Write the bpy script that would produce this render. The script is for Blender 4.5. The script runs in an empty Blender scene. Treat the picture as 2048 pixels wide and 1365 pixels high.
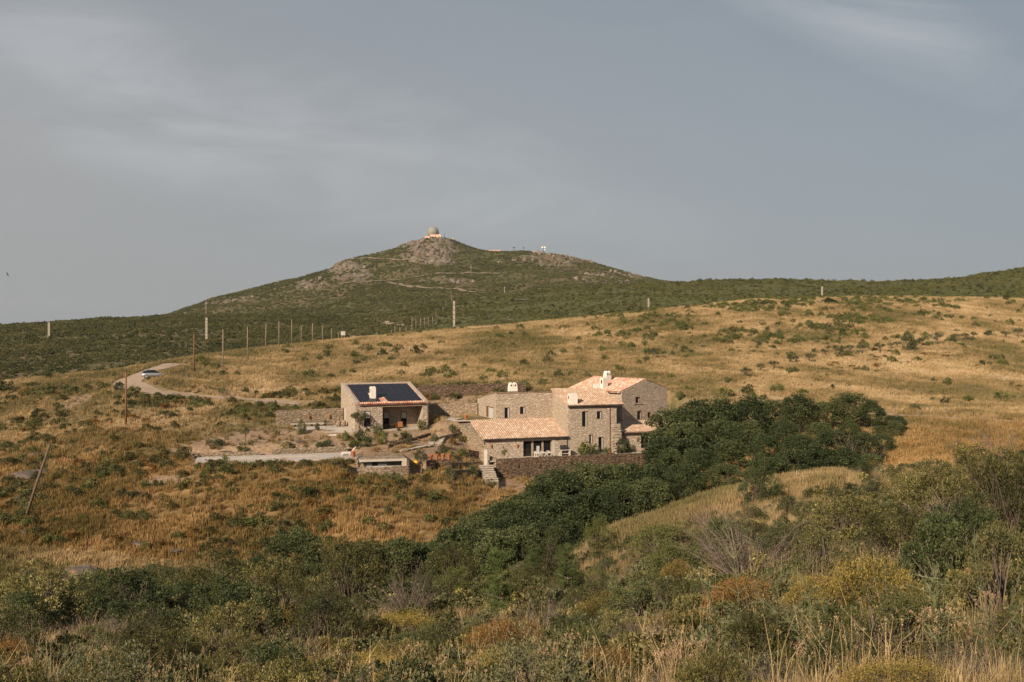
import bpy, bmesh, math, random
import numpy as np
from mathutils import Vector, Matrix
SC = bpy.context.scene
COL = SC.collection
R = math.radians
F, CX, HY = 1991.0, 1024.0, 660.0          # focal length in photo pixels, centre column, horizon row
# ------------------------------------------------------------------ camera
cam = bpy.data.cameras.new("camera"); cam.lens = 36.0 * F / 2048.0; cam.sensor_width = 36.0
cam.shift_y = -22.5 / 2048.0; cam.clip_start = 0.2; cam.clip_end = 20000
co = bpy.data.objects.new("camera", cam); COL.objects.link(co); co.rotation_euler = (R(90), 0, 0)
SC.camera = co
SC.view_settings.view_transform = 'Standard'; SC.view_settings.look = 'None'
SC.view_settings.gamma = 1.0; SC.view_settings.use_curve_mapping = False
SC.view_settings.exposure = 0.48
SC.cycles.max_bounces = 4; SC.cycles.diffuse_bounces = 2; SC.cycles.glossy_bounces = 2
SC.cycles.transmission_bounces = 2; SC.cycles.transparent_max_bounces = 4; SC.cycles.volume_bounces = 0
SC.cycles.caustics_reflective = False; SC.cycles.caustics_refractive = False
# ------------------------------------------------------------------ light
SUN_AZ, SUN_EL = 33.0, 28.5                # degrees left of straight-behind, height
W = bpy.data.worlds.new("World"); SC.world = W; W.use_nodes = True
nt = W.node_tree; N = nt.nodes; L = nt.links; N.clear()
out = N.new('ShaderNodeOutputWorld'); bg = N.new('ShaderNodeBackground')
sky = N.new('ShaderNodeTexSky'); sky.sky_type = 'NISHITA'; sky.sun_disc = False
sky.sun_elevation = R(SUN_EL); sky.sun_rotation = R(180 + SUN_AZ); sky.dust_density = 3.0; sky.air_density = 1.2; sky.altitude = 400
sm = N.new('ShaderNodeVectorMath'); sm.operation = 'SCALE'; sm.inputs['Scale'].default_value = 0.06
L.new(sky.outputs[0], sm.inputs[0])
tc = N.new('ShaderNodeTexCoord'); sx = N.new('ShaderNodeSeparateXYZ'); L.new(tc.outputs['Generated'], sx.inputs[0])
def wmath(op, a, b=None, c=None, clamp=False):
    n = N.new('ShaderNodeMath'); n.operation = op; n.use_clamp = clamp
    for i, v in enumerate((a, b, c)):
        if v is None: continue
        if isinstance(v, (int, float)): n.inputs[i].default_value = v
        else: L.new(v, n.inputs[i])
    return n.outputs[0]
def wmix(f, a, b):
    n = N.new('ShaderNodeMix'); n.data_type = 'RGBA'
    if isinstance(f, (int, float)): n.inputs[0].default_value = f
    else: L.new(f, n.inputs[0])
    for k, v in ((6, a), (7, b)):
        if isinstance(v, tuple): n.inputs[k].default_value = (*v, 1)
        else: L.new(v, n.inputs[k])
    return n.outputs[2]
# high thin veil: cooler and darker overhead and to the right, warm pale towards the low left
lowness = wmath('SUBTRACT', 1.0, wmath('MULTIPLY', sx.outputs[2], 2.6, clamp=True), clamp=True)
leftness = wmath('MULTIPLY_ADD', sx.outputs[0], -1.1, 0.5, clamp=True)
veil = wmix(lowness, (0.268, 0.313, 0.362), (0.345, 0.373, 0.405))
warm = wmath('MULTIPLY', leftness, wmath('SUBTRACT', 1.0, wmath('MULTIPLY', wmath('ABSOLUTE', wmath('SUBTRACT', sx.outputs[2], 0.17)), 3.2, clamp=True)), clamp=True)
veil = wmix(wmath('MULTIPLY', warm, 0.72), veil, (0.435, 0.418, 0.405))
# cirrus streaks on the veil, stretched across a high plane
ya = wmath('ADD', wmath('ABSOLUTE', sx.outputs[1]), 0.12); azs = wmath('DIVIDE', sx.outputs[0], ya); els = wmath('DIVIDE', sx.outputs[2], ya)
cv = N.new('ShaderNodeCombineXYZ'); L.new(azs, cv.inputs[0]); L.new(els, cv.inputs[1]); L.new(sx.outputs[1], cv.inputs[2])
mp = N.new('ShaderNodeMapping'); mp.inputs['Rotation'].default_value = (0, 0, R(24)); mp.inputs['Scale'].default_value = (3.2, 9.5, 1); L.new(cv.outputs[0], mp.inputs[0])
def puff(a0, e0, ra, re, tilt):
    da = wmath('SUBTRACT', azs, a0); de = wmath('SUBTRACT', els, e0); c, s = math.cos(R(tilt)), math.sin(R(tilt))
    u = wmath('DIVIDE', wmath('ADD', wmath('MULTIPLY', da, c), wmath('MULTIPLY', de, s)), ra); v = wmath('DIVIDE', wmath('SUBTRACT', wmath('MULTIPLY', de, c), wmath('MULTIPLY', da, s)), re)
    return wmath('SUBTRACT', 1.0, wmath('ADD', wmath('MULTIPLY', u, u), wmath('MULTIPLY', v, v)), clamp=True)
puffs = wmath('ADD', wmath('ADD', puff(-.37, .25, .13, .055, -30), puff(.30, .285, .24, .05, -24)), wmath('ADD', puff(-.32, .335, .09, .02, -10), puff(-.22, .17, .5, .09, -17)))
nz = N.new('ShaderNodeTexNoise'); nz.inputs['Scale'].default_value = 1.1; nz.inputs['Detail'].default_value = 9; nz.inputs['Roughness'].default_value = 0.55; nz.inputs['Distortion'].default_value = 0.9
L.new(mp.outputs[0], nz.inputs['Vector'])
cr = N.new('ShaderNodeMapRange'); cr.inputs[1].default_value = 0.36; cr.inputs[2].default_value = 0.78; L.new(nz.outputs[0], cr.inputs[0])
cirr = wmath('MULTIPLY', cr.outputs[0], wmath('MULTIPLY', wmath('MULTIPLY_ADD', puffs, 1.7, 0.16), wmath('MULTIPLY', sx.outputs[2], 6.0, clamp=True)), clamp=True)
veil = wmix(wmath('MULTIPLY', cirr, 0.75), veil, (0.505, 0.52, 0.535))
fin = wmix(0.84, sm.outputs[0], veil)
L.new(fin, bg.inputs[0]); bg.inputs[1].default_value = 0.72; L.new(bg.outputs[0], out.inputs[0])
sd = bpy.data.lights.new("sun", 'SUN'); sd.energy = 5.0; sd.angle = R(0.6); sd.color = (1.0, 0.835, 0.65)
so = bpy.data.objects.new("sun", sd); COL.objects.link(so)
to_sun = Vector((-math.sin(R(SUN_AZ)) * math.cos(R(SUN_EL)), -math.cos(R(SUN_AZ)) * math.cos(R(SUN_EL)), math.sin(R(SUN_EL))))
so.rotation_euler = to_sun.to_track_quat('Z', 'Y').to_euler(); so.location = (-60, -40, 60)
# ------------------------------------------------------------------ small helpers
rng = np.random.default_rng(7); random.seed(7)
def tag(o, label=None, cat=None, group=None, kind=None):
    if label: o['label'] = label
    if cat: o['category'] = cat
    if group: o['group'] = group
    if kind: o['kind'] = kind
    return o
def empty(name, loc=(0, 0, 0), rz=0.0):
    o = bpy.data.objects.new(name, None); COL.objects.link(o); o.location = loc; o.rotation_euler = (0, 0, rz)
    o.empty_display_size = 0.3; return o
def link(name, me, parent=None, loc=None, rot=None, scale=None):
    o = bpy.data.objects.new(name, me); COL.objects.link(o)
    if parent: o.parent = parent
    if loc is not None: o.location = loc
    if rot is not None: o.rotation_euler = rot
    if scale is not None: o.scale = scale
    return o
def np_mesh(name, V, Fc, mats=(), mi=None, smooth=False, attrs=None):
    """mesh from numpy arrays; Fc is (n,3) or (n,4)"""
    me = bpy.data.meshes.new(name); V = np.asarray(V, np.float32); Fc = np.asarray(Fc, np.int32)
    n, k = Fc.shape
    me.vertices.add(len(V)); me.vertices.foreach_set('co', V.ravel())
    me.loops.add(n * k); me.loops.foreach_set('vertex_index', Fc.ravel())
    me.polygons.add(n); me.polygons.foreach_set('loop_start', np.arange(0, n * k, k, dtype=np.int32))
    me.polygons.foreach_set('loop_total', np.full(n, k, np.int32))
    if mi is not None: me.polygons.foreach_set('material_index', np.asarray(mi, np.int32))
    if smooth: me.polygons.foreach_set('use_smooth', np.ones(n, bool))
    for m in mats: me.materials.append(m)
    for an, arr in (attrs or {}).items():
        if arr.ndim == 2:
            a = me.color_attributes.new(an, 'FLOAT_COLOR', 'POINT'); a.data.foreach_set('color', arr.astype(np.float32).ravel())
        else:
            a = me.attributes.new(an, 'FLOAT', 'POINT'); a.data.foreach_set('value', arr.astype(np.float32))
    me.update(calc_edges=True)
    return me
# value noise in numpy
def _hash(ix, iy, s):
    h = (ix.astype(np.int64) * 374761393 + iy.astype(np.int64) * 668265263 + s * 1274126177) & 0xffffffff
    h = ((h ^ (h >> 13)) * 1103515245) & 0xffffffff
    h = ((h ^ (h >> 16)) * 2654435761) & 0xffffffff
    return ((h ^ (h >> 15)) & 0xffffff) / float(0xffffff)
def vnoise(x, y, s=0):
    x = np.asarray(x, float); y = np.asarray(y, float)
    ix = np.floor(x); iy = np.floor(y); fx = x - ix; fy = y - iy
    fx = fx * fx * fx * (fx * (fx * 6 - 15) + 10); fy = fy * fy * fy * (fy * (fy * 6 - 15) + 10)
    a = _hash(ix, iy, s); b = _hash(ix + 1, iy, s); c = _hash(ix, iy + 1, s); d = _hash(ix + 1, iy + 1, s)
    return (a + (b - a) * fx) * (1 - fy) + (c + (d - c) * fx) * fy
def fbm(x, y, sc, octv=4, s=0, gain=0.5):
    t = 0; a = 1; n = 0
    for k in range(octv):
        t = t + a * vnoise(np.asarray(x) / sc * 2 ** k + 17.3 * k, np.asarray(y) / sc * 2 ** k - 9.1 * k, s + k); n += a; a *= gain
    return t / n
def sstep(a, b, x):
    t = np.clip((np.asarray(x, float) - a) / (b - a), 0, 1); return t * t * (3 - 2 * t)
# ------------------------------------------------------------------ terrain: height knots along each line of sight, near to far
# each knot: list of (column, depth, value, 'p' row in the photo | 'z' metres)
KN = [
 [(-900,3,-2.6,'z'),(1024,3,-2.5,'z'),(2900,3,-2.4,'z')],
 [(-900,8,-3.9,'z'),(1024,8,-3.8,'z'),(1500,8,-3.6,'z'),(2900,8,-3.2,'z')],
 [(-900,15,-6.2,'z'),(1024,15,-6.0,'z'),(1500,15,-5.4,'z'),(1850,15,-5.1,'z'),(2900,15,-4.4,'z')],
 [(-900,30,-10.0,'z'),(900,30,-10.0,'z'),(1200,30,-9.4,'z'),(1500,30,-8.2,'z'),(1850,30,-7.2,'z'),(2900,30,-6,'z')],
 [(-900,55,-15.5,'z'),(900,55,-15.3,'z'),(1200,55,-14.2,'z'),(1500,55,-11.3,'z'),(1850,55,-9.6,'z'),(2900,55,-7,'z')],
 [(-900,75,-20,'z'),(900,75,-20,'z'),(1100,75,-18.5,'z'),(1200,75,1080,'p'),(1300,76,1046,'p'),(1400,76,1008,'p'),(1500,76,985,'p'),(1640,78,955,'p'),(1850,80,940,'p'),(2900,80,-9,'z')],
 [(-900,90,-24,'z'),(0,88,-24,'z'),(400,91,-25.2,'z'),(700,96,-25.8,'z'),(1000,104,-26.5,'z'),(1300,107,-24.5,'z'),(1500,112,-21.5,'z'),(1700,116,-19,'z'),(1850,116,-16,'z'),(2900,116,-11,'z')],
 [(-900,104,-21,'z'),(0,104,1070,'p'),(400,108,1065,'p'),(700,112,1045,'p'),(1000,124,-23.4,'z'),(1150,134,-24.0,'z'),(1300,136,-23.2,'z'),(1500,134,932,'p'),(1700,134,905,'p'),(1850,134,882,'p'),(2900,134,870,'p')],
 [(-900,135,900,'p'),(0,132,930,'p'),(250,129,933,'p'),(400,127.5,-17.6,'z'),(700,132,-17.9,'z'),(820,135,-18.6,'z'),(900,138,-19.4,'z'),(970,142,-21.2,'z'),(1000,144,-21.7,'z'),(1150,147.5,-22.2,'z'),(1300,152,-21.6,'z'),(1400,152,-20.5,'z'),(1560,150,880,'p'),(1850,150,845,'p'),(2900,150,835,'p')],
 [(-900,170,840,'p'),(0,162,845,'p'),(250,162,805,'p'),(400,172,800,'p'),(600,172,808,'p'),(850,175,795,'p'),(1000,176,785,'p'),(1150,178,785,'p'),(1300,178,795,'p'),(1500,175,805,'p'),(1850,175,810,'p'),(2900,175,810,'p')],
 [(-900,185,820,'p'),(0,180,795,'p'),(250,190,765,'p'),(330,198,745,'p'),(400,205,750,'p'),(700,225,733,'p'),(1000,235,722,'p'),(1300,245,712,'p'),(1500,255,700,'p'),(1850,270,690,'p'),(2900,280,695,'p')],
 [(-900,200,830,'p'),(0,200,768,'p'),(250,215,740,'p'),(330,225,725,'p'),(400,240,713,'p'),(550,280,696,'p'),(700,320,680,'p'),(850,350,666,'p'),(1000,370,655,'p'),(1150,390,640,'p'),(1300,400,624,'p'),(1500,420,604,'p'),(1700,430,598,'p'),(1850,430,598,'p'),(2048,430,601,'p'),(2900,430,600,'p')],
 [(-900,255,-30,'z'),(0,255,-22,'z'),(250,270,-18,'z'),(400,300,-15,'z'),(550,330,-10,'z'),(700,370,-6.5,'z'),(850,420,-4.5,'z'),(1000,450,-2,'z'),(1150,460,2,'z'),(1300,470,4,'z'),(1500,490,9,'z'),(1700,500,11,'z'),(2900,500,11,'z')],
 [(-900,320,790,'p'),(0,320,748,'p'),(250,350,720,'p'),(400,400,696,'p'),(550,440,684,'p'),(700,480,671,'p'),(850,540,655,'p'),(1000,560,637,'p'),(1150,560,622,'p'),(1300,570,606,'p'),(1500,570,597,'p'),(1850,570,593,'p'),(2048,570,592,'p'),(2900,570,590,'p')],
 [(-900,800,700,'p'),(0,800,656,'p'),(100,800,648,'p'),(200,820,642,'p'),(330,850,636,'p'),(450,880,633,'p'),(600,900,632,'p'),(700,880,638,'p'),(760,860,636,'p'),(850,850,616,'p'),(930,850,600,'p'),(1100,850,584,'p'),(1230,850,574,'p'),(1400,850,567,'p'),(1500,850,564,'p'),(1560,850,564,'p'),(1700,850,568,'p'),(1770,850,571,'p'),(1850,850,568,'p'),(1920,850,562,'p'),(1960,850,556,'p'),(2048,850,541,'p'),(2200,850,520,'p'),(2900,850,470,'p')],
 [(-900,1000,-40,'z'),(0,1000,-18,'z'),(330,1020,-6,'z'),(700,1020,5,'z'),(760,1010,8,'z'),(1100,1020,20,'z'),(1500,1020,28,'z'),(2048,1020,38,'z'),(2900,1020,60,'z')],
 [(-900,1350,-60,'z'),(0,1350,-20,'z'),(330,1350,650,'p'),(450,1350,632,'p'),(600,1350,610,'p'),(760,1350,594,'p'),(900,1350,580,'p'),(1050,1350,575,'p'),(1200,1350,576,'p'),(1380,1350,586,'p'),(1500,1350,600,'p'),(2048,1350,30,'z'),(2900,1350,30,'z')],
 [(-900,1600,-60,'z'),(0,1600,-20,'z'),(300,1600,655,'p'),(420,1600,614,'p'),(560,1600,583,'p'),(690,1600,550,'p'),(760,1600,541,'p'),(820,1600,528,'p'),(880,1600,520,'p'),(960,1600,535,'p'),(1050,1600,542,'p'),(1200,1600,552,'p'),(1300,1600,570,'p'),(1380,1600,580,'p'),(1500,1600,600,'p'),(2048,1600,20,'z'),(2900,1600,20,'z')],
 [(-900,1800,-60,'z'),(0,1800,690,'p'),(250,1800,668,'p'),(300,1800,647,'p'),(330,1800,634,'p'),(370,1800,619,'p'),(420,1800,600,'p'),(470,1800,588,'p'),(510,1800,579,'p'),(560,1800,567,'p'),(620,1800,550,'p'),(670,1800,536,'p'),(690,1800,521,'p'),(715,1800,517,'p'),(750,1800,510,'p'),(795,1800,499,'p'),(815,1800,490,'p'),(845,1800,480,'p'),(870,1800,476,'p'),(890,1800,477,'p'),(905,1800,482,'p'),(925,1800,490,'p'),(945,1800,497,'p'),(965,1800,502,'p'),(1000,1800,506,'p'),(1040,1800,506,'p'),(1085,1800,508,'p'),(1120,1800,513,'p'),(1180,1800,526,'p'),(1230,1800,540,'p'),(1280,1800,556,'p'),(1330,1800,564,'p'),(1380,1800,571,'p'),(1450,1800,590,'p'),(1600,1800,620,'p'),(2048,1800,640,'p'),(2900,1800,640,'p')],
 [(-900,2300,-90,'z'),(800,2300,60,'z'),(1100,2300,60,'z'),(1500,2300,0,'z'),(2900,2300,-20,'z')],
 [(-900,6000,-150,'z'),(2900,6000,-150,'z')],
]
PXA = np.arange(-900, 2901, 4.0); YG = np.geomspace(3, 6000, 900)
def _knots():
    Yk = []; Zk = []
    for k, kn in enumerate(KN):
        p = [a[0] for a in kn]; y = [a[1] for a in kn]
        z = [a[2] if a[3] == 'z' else -(a[2] - HY) / F * a[1] for a in kn]
        Yi = np.interp(PXA, p, y); Zi = np.interp(PXA, p, z)
        w = 3 if k in (14, 18) else 11
        ker = np.hanning(w + 2)[1:-1]; ker /= ker.sum()
        sm_ = lambda v: np.convolve(np.pad(v, w // 2, mode='edge'), ker, mode='valid')
        Yk.append(sm_(Yi)); Zk.append(sm_(Zi))
    return np.array(Yk).T, np.array(Zk).T
def _pchip(x, y, q):
    h = np.diff(x); d = np.diff(y) / h; m = np.zeros_like(y)
    same = d[1:] * d[:-1] > 0; w1 = 2 * h[1:] + h[:-1]; w2 = h[1:] + 2 * h[:-1]
    m[1:-1][same] = ((w1 + w2)[same]) / (w1[same] / d[:-1][same] + w2[same] / d[1:][same])
    m[0] = d[0]; m[-1] = d[-1]
    i = np.clip(np.searchsorted(x, q) - 1, 0, len(x) - 2); t = np.clip((q - x[i]) / h[i], 0, 1)
    return (y[i] * (2 * t**3 - 3 * t**2 + 1) + h[i] * m[i] * (t**3 - 2 * t**2 + t) + y[i + 1] * (3 * t**2 - 2 * t**3) + h[i] * m[i + 1] * (t**3 - t**2))
YK, ZK = _knots()
TAB = np.array([_pchip(YK[i], ZK[i], YG) for i in range(len(PXA))])
LY0, LYS = math.log(3), (math.log(6000) - math.log(3)) / (len(YG) - 1)
CREST = YK[:, 11]; RAV = YK[:, 6]
def col_of(X, Y): return CX + F * X / np.maximum(Y, 3.0)
def crest_y(X, Y): return np.interp(col_of(X, Y), PXA, CREST)
def rav_y(X, Y): return np.interp(col_of(X, Y), PXA, RAV)
def h_base(X, Y):
    X = np.asarray(X, float); Y = np.asarray(Y, float); Ye = np.maximum(Y, 3.0)
    c = np.clip((CX + F * X / Ye - PXA[0]) / 4.0, 0, len(PXA) - 1.001); r = np.clip((np.log(Ye) - LY0) / LYS, 0, len(YG) - 1.001)
    ic = c.astype(int); ir = r.astype(int); fc = c - ic; fr = r - ir
    z = (TAB[ic, ir] * (1 - fc) + TAB[ic + 1, ir] * fc) * (1 - fr) + (TAB[ic, ir + 1] * (1 - fc) + TAB[ic + 1, ir + 1] * fc) * fr
    return z + np.maximum(3.0 - Y, 0) * 0.12
# ---- flat and stepped ground round the buildings: (corner x, y, yaw deg, s0, s1, d0, d1, z, soft edge m)
def xy(px, Y): return ((px - CX) / F * Y, Y)
HX, HYY, HTH = (967.4 - CX) / F * 148.0, 148.0, R(18)       # farmhouse frame
AX, AYY, ATH = (710.0 - CX) / F * 150.0, 150.0, R(22)       # annex frame
PX_, PY_, PTH = (389.5 - CX) / F * 128.3, 128.3, R(15.5)    # pool deck frame
TX_, TY_ = (993.2 - CX) / F * 145.0, 145.0
BX_, BY_ = (718.7 - CX) / F * 133.0, 133.0
PADS = [
 (BX_, BY_, R(14), -1.0, 10.5, -5, 2.5, -19.7, 1.6),        # hollow in front of the pool house
 (AX, AYY, ATH, -10.5, -0.5, 1.0, 7.6, -14.98, 1.2),     # yard left of the annex
 (AX, AYY, ATH, -0.6, 12.0, -1.2, 10.6, -15.45, 4.0),    # annex floor
 (AX, AYY, ATH, 13.0, 18.0, 1.0, 10, -14.9, 3.5),
 (HX, HYY, HTH, -3.6, 14, 7.05, 16, -14.15, 2.6),       # upper level behind the low wing
 (HX, HYY, HTH, 13.0, 40, 4.0, 22, -15.2, 2.5),
 (PX_, PY_, PTH, -0.4, 20.9, -0.1, 7.0, -17.42, 2.2),      # pool deck
 (TX_, TY_, R(15.5), 0.2, 38, 0.65, 9.5, -19.2, 0.3),        # front terrace
]
def h_fun(X, Y, detail=True):
    X = np.asarray(X, float); Y = np.asarray(Y, float)
    z = h_base(X, Y)
    dist = np.hypot(X, Y)
    if detail:
        z = z + (fbm(X, Y, 9.0, 3, 3) - 0.5) * 0.7 * sstep(10, 60, dist)
        m = sstep(900, 1400, Y)
        z = z + (fbm(X, Y, 60.0, 5, 11, 0.55) - 0.5) * 14.0 * m * (1 - 0.6 * sstep(1700, 1800, Y) * (1 - sstep(1850, 2000, Y)))
        z = z + (fbm(X, Y, 40.0, 4, 21, 0.55) - 0.5) * 5.0 * sstep(380, 600, Y) * (1 - m)
    for (ox, oy, th, s0, s1, d0, d1, zz, soft) in PADS:
        c, s_ = math.cos(th), math.sin(th)
        s = (X - ox) * c + (Y - oy) * s_; d = -(X - ox) * s_ + (Y - oy) * c
        e = np.maximum(np.maximum(s0 - s, s - s1), np.maximum(d0 - d, d - d1))
        w = 1 - sstep(0, soft, e)
        z = z * (1 - w) + zz * w
    return z
def gz(x, y): return float(h_fun(np.array([x]), np.array([y]))[0])
_RAYY = np.concatenate([np.arange(6, 300, 0.25), np.geomspace(300, 3000, 1500)])
def hit(px, py, ymin=6.0, ymax=3000):
    """first place on the ground seen through a photo pixel, at or beyond depth ymin"""
    Y = _RAYY[(_RAYY >= ymin) & (_RAYY <= ymax)]; X = (px - CX) / F * Y; z = -(py - HY) / F * Y
    g = h_fun(X, Y); i = np.argmax(g >= z)
    if not (g[i] >= z[i]): i = int(np.argmin(z - g))
    elif i > 0:
        a0 = z[i - 1] - g[i - 1]; a1 = z[i] - g[i]; t = a0 / (a0 - a1 + 1e-9)
        y = Y[i - 1] + t * (Y[i] - Y[i - 1]); x = (px - CX) / F * y
        return (float(x), float(y), gz(x, y))
    return (float(X[i]), float(Y[i]), float(g[i]))
def at(px, Y, lift=0.0):
    x, y = xy(px, Y); return (x, y, gz(x, y) + lift)
# ------------------------------------------------------------------ materials
class NT:
    """tiny node-tree writer"""
    def __init__(self, name, rough=0.9):
        self.m = bpy.data.materials.new(name); self.m.use_nodes = True
        self.t = self.m.node_tree; self.n = self.t.nodes; self.l = self.t.links; self.n.clear()
        self.out = self.n.new('ShaderNodeOutputMaterial'); self.b = self.n.new('ShaderNodeBsdfPrincipled')
        self.b.inputs['Roughness'].default_value = rough; self.b.inputs['Specular IOR Level'].default_value = 0.25
        self.l.new(self.b.outputs[0], self.out.inputs[0])
    def put(self, sock, v):
        if isinstance(v, (int, float)): sock.default_value = v
        elif isinstance(v, tuple): sock.default_value = (*v, 1) if (len(v) == 3 and sock.type == 'RGBA') else v
        else: self.l.new(v, sock)
    def coord(self, which='Object', scale=(1, 1, 1), rot=(0, 0, 0)):
        if which == 'World': s = self.n.new('ShaderNodeNewGeometry').outputs['Position']
        else: s = self.n.new('ShaderNodeTexCoord').outputs[which]
        mp = self.n.new('ShaderNodeMapping'); self.l.new(s, mp.inputs[0]); mp.inputs['Scale'].default_value = scale; mp.inputs['Rotation'].default_value = rot
        return mp.outputs[0]
    def noise(self, v, scale, detail=4, rough=0.55, dist=0.0, col=False):
        k = self.n.new('ShaderNodeTexNoise'); self.l.new(v, k.inputs['Vector']); k.inputs['Scale'].default_value = scale
        k.inputs['Detail'].default_value = detail; k.inputs['Roughness'].default_value = rough; k.inputs['Distortion'].default_value = dist
        return k.outputs['Color' if col else 'Fac']
    def voro(self, v, scale, feature='F1', out='Distance', rnd=1.0):
        k = self.n.new('ShaderNodeTexVoronoi'); k.feature = feature; self.l.new(v, k.inputs['Vector']); k.inputs['Scale'].default_value = scale
        k.inputs['Randomness'].default_value = rnd
        return k.outputs[out]
    def ramp(self, f, stops, interp='LINEAR'):
        k = self.n.new('ShaderNodeValToRGB'); self.put(k.inputs[0], f); e = k.color_ramp.elements; k.color_ramp.interpolation = interp
        while len(e) < len(stops): e.new(0.5)
        for el, (p, c) in zip(e, stops):
            el.position = p; el.color = (*c, 1) if len(c) == 3 else c
        return k.outputs[0]
    def mr(self, f, a, b, c=0.0, d=1.0):
        k = self.n.new('ShaderNodeMapRange'); self.put(k.inputs[0], f)
        for i, v in enumerate((a, b, c, d)): k.inputs[i + 1].default_value = v
        return k.outputs[0]
    def math(self, op, a, b=None, clamp=False):
        k = self.n.new('ShaderNodeMath'); k.operation = op; k.use_clamp = clamp; self.put(k.inputs[0], a)
        if b is not None: self.put(k.inputs[1], b)
        return k.outputs[0]
    def mix(self, f, a, b, mode='MIX'):
        k = self.n.new('ShaderNodeMix'); k.data_type = 'RGBA'; k.blend_type = mode; self.put(k.inputs[0], f); self.put(k.inputs[6], a); self.put(k.inputs[7], b)
        return k.outputs[2]
    def attr(self, name, out='Color'):
        k = self.n.new('ShaderNodeAttribute'); k.attribute_name = name; return k.outputs[out]
    def sep(self, c):
        k = self.n.new('ShaderNodeSeparateColor'); self.l.new(c, k.inputs[0]); return k.outputs
    def base(self, c): self.put(self.b.inputs['Base Color'], c)
    def bump(self, h, strength=0.4, dist=0.05):
        k = self.n.new('ShaderNodeBump'); self.l.new(h, k.inputs['Height']); k.inputs['Strength'].default_value = strength; k.inputs['Distance'].default_value = dist
        self.l.new(k.outputs[0], self.b.inputs['Normal'])
    def translucent(self, c, amount):
        t = self.n.new('ShaderNodeBsdfTranslucent'); self.put(t.inputs[0], c); x = self.n.new('ShaderNodeMixShader'); x.inputs[0].default_value = amount
        self.l.new(self.b.outputs[0], x.inputs[1]); self.l.new(t.outputs[0], x.inputs[2]); self.l.new(x.outputs[0], self.out.inputs[0])
def simple(name, col, rough=0.8, var=0.12, scale=3.0, metal=0.0, spec=0.25):
    k = NT(name, rough); v = k.coord(); f = k.noise(v, scale, 5, 0.6)
    k.base(k.mix(k.mr(f, 0.3, 0.7), tuple(c * (1 - var) for c in col), tuple(min(1, c * (1 + var)) for c in col)))
    k.b.inputs['Metallic'].default_value = metal; k.b.inputs['Specular IOR Level'].default_value = spec
    return k.m
# colour field of the dry grassland, shared by soil and tufts so the patches agree
def grass_field(k):
    v = k.coord('World')
    v2 = k.coord('World', (1, 0.55, 1))
    big = k.noise(v2, 0.035, 5, 0.6, 0.6); mid = k.noise(v, 0.16, 4, 0.6, 0.4); fine = k.noise(v, 1.3, 3, 0.6)
    f = k.math('ADD', k.math('MULTIPLY', big, 0.62), k.math('MULTIPLY', mid, 0.38))
    c = k.ramp(f, [(0.35, (0.125, 0.115, 0.045)), (0.45, (0.215, 0.168, 0.078)), (0.51, (0.335, 0.240, 0.122)), (0.57, (0.46, 0.335, 0.188)), (0.68, (0.60, 0.455, 0.285))])
    # nearer slope turns rustier
    g = k.n.new('ShaderNodeSeparateXYZ'); k.l.new(v, g.inputs[0])
    return c, fine, g.outputs, mid
def m_ground():
    k = NT('hillside_ground', 0.95)
    a = k.sep(k.attr('cover')); rockm = k.attr('rockm', 'Fac'); warm = k.attr('warm', 'Fac')
    gc, fine, pos, mid = grass_field(k)
    v = k.coord('World')
    gc = k.mix(k.mr(fine, 0.25, 0.75), k.mix(1.0, gc, (0.55, 0.52, 0.5), 'MULTIPLY'), gc)
    gc = k.mix(warm, gc, k.mix(1.0, gc, (0.84, 0.735, 0.60), 'MULTIPLY'))
    # scrub soil and maquis cover
    s1 = k.noise(v, 0.05, 5, 0.6, 0.5); s2 = k.noise(v, 0.35, 4, 0.65)
    sc = k.ramp(s2, [(0.3, (0.045, 0.046, 0.020)), (0.5, (0.085, 0.075, 0.032)), (0.62, (0.14, 0.10, 0.05)), (0.75, (0.22, 0.155, 0.09))])
    sc = k.mix(k.mr(s1, 0.52, 0.66), sc, (0.135, 0.085, 0.045))
    c = k.mix(a[0], sc, gc)
    green = k.ramp(s2, [(0.3, (0.030, 0.040, 0.012)), (0.7, (0.095, 0.10, 0.030))])
    c = k.mix(k.math('MULTIPLY', a[1], 0.85), c, green)
    dn = k.noise(v, 2.2, 6, 0.7); dirt = k.ramp(dn, [(0.3, (0.15, 0.097, 0.058)), (0.5, (0.27, 0.18, 0.112)), (0.7, (0.38, 0.27, 0.18))])
    c = k.mix(a[2], c, dirt)
    rn = k.noise(v, 0.25, 8, 0.7, 0.3); rc = k.ramp(rn, [(0.3, (0.07, 0.056, 0.044)), (0.5, (0.165, 0.128, 0.10)), (0.7, (0.26, 0.21, 0.165))])
    rsel = k.math('MULTIPLY', rockm, k.mr(k.noise(v, 0.09, 6, 0.7, 0.4), 0.42, 0.50), clamp=True)
    c = k.mix(rsel, c, rc)
    k.base(c); k.bump(k.noise(v, 1.6, 6, 0.7), 0.5, 0.25)
    return k.m
M_GROUND = m_ground()
def m_road(name='dirt_road'):
    k = NT(name, 0.95); v = k.coord('World'); n = k.noise(v, 1.2, 6, 0.7)
    k.base(k.ramp(n, [(0.3, (0.22, 0.155, 0.11)), (0.5, (0.31, 0.225, 0.16)), (0.7, (0.40, 0.30, 0.22))])); k.bump(n, 0.3, 0.1); return k.m
M_ROAD = m_road()
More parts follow.
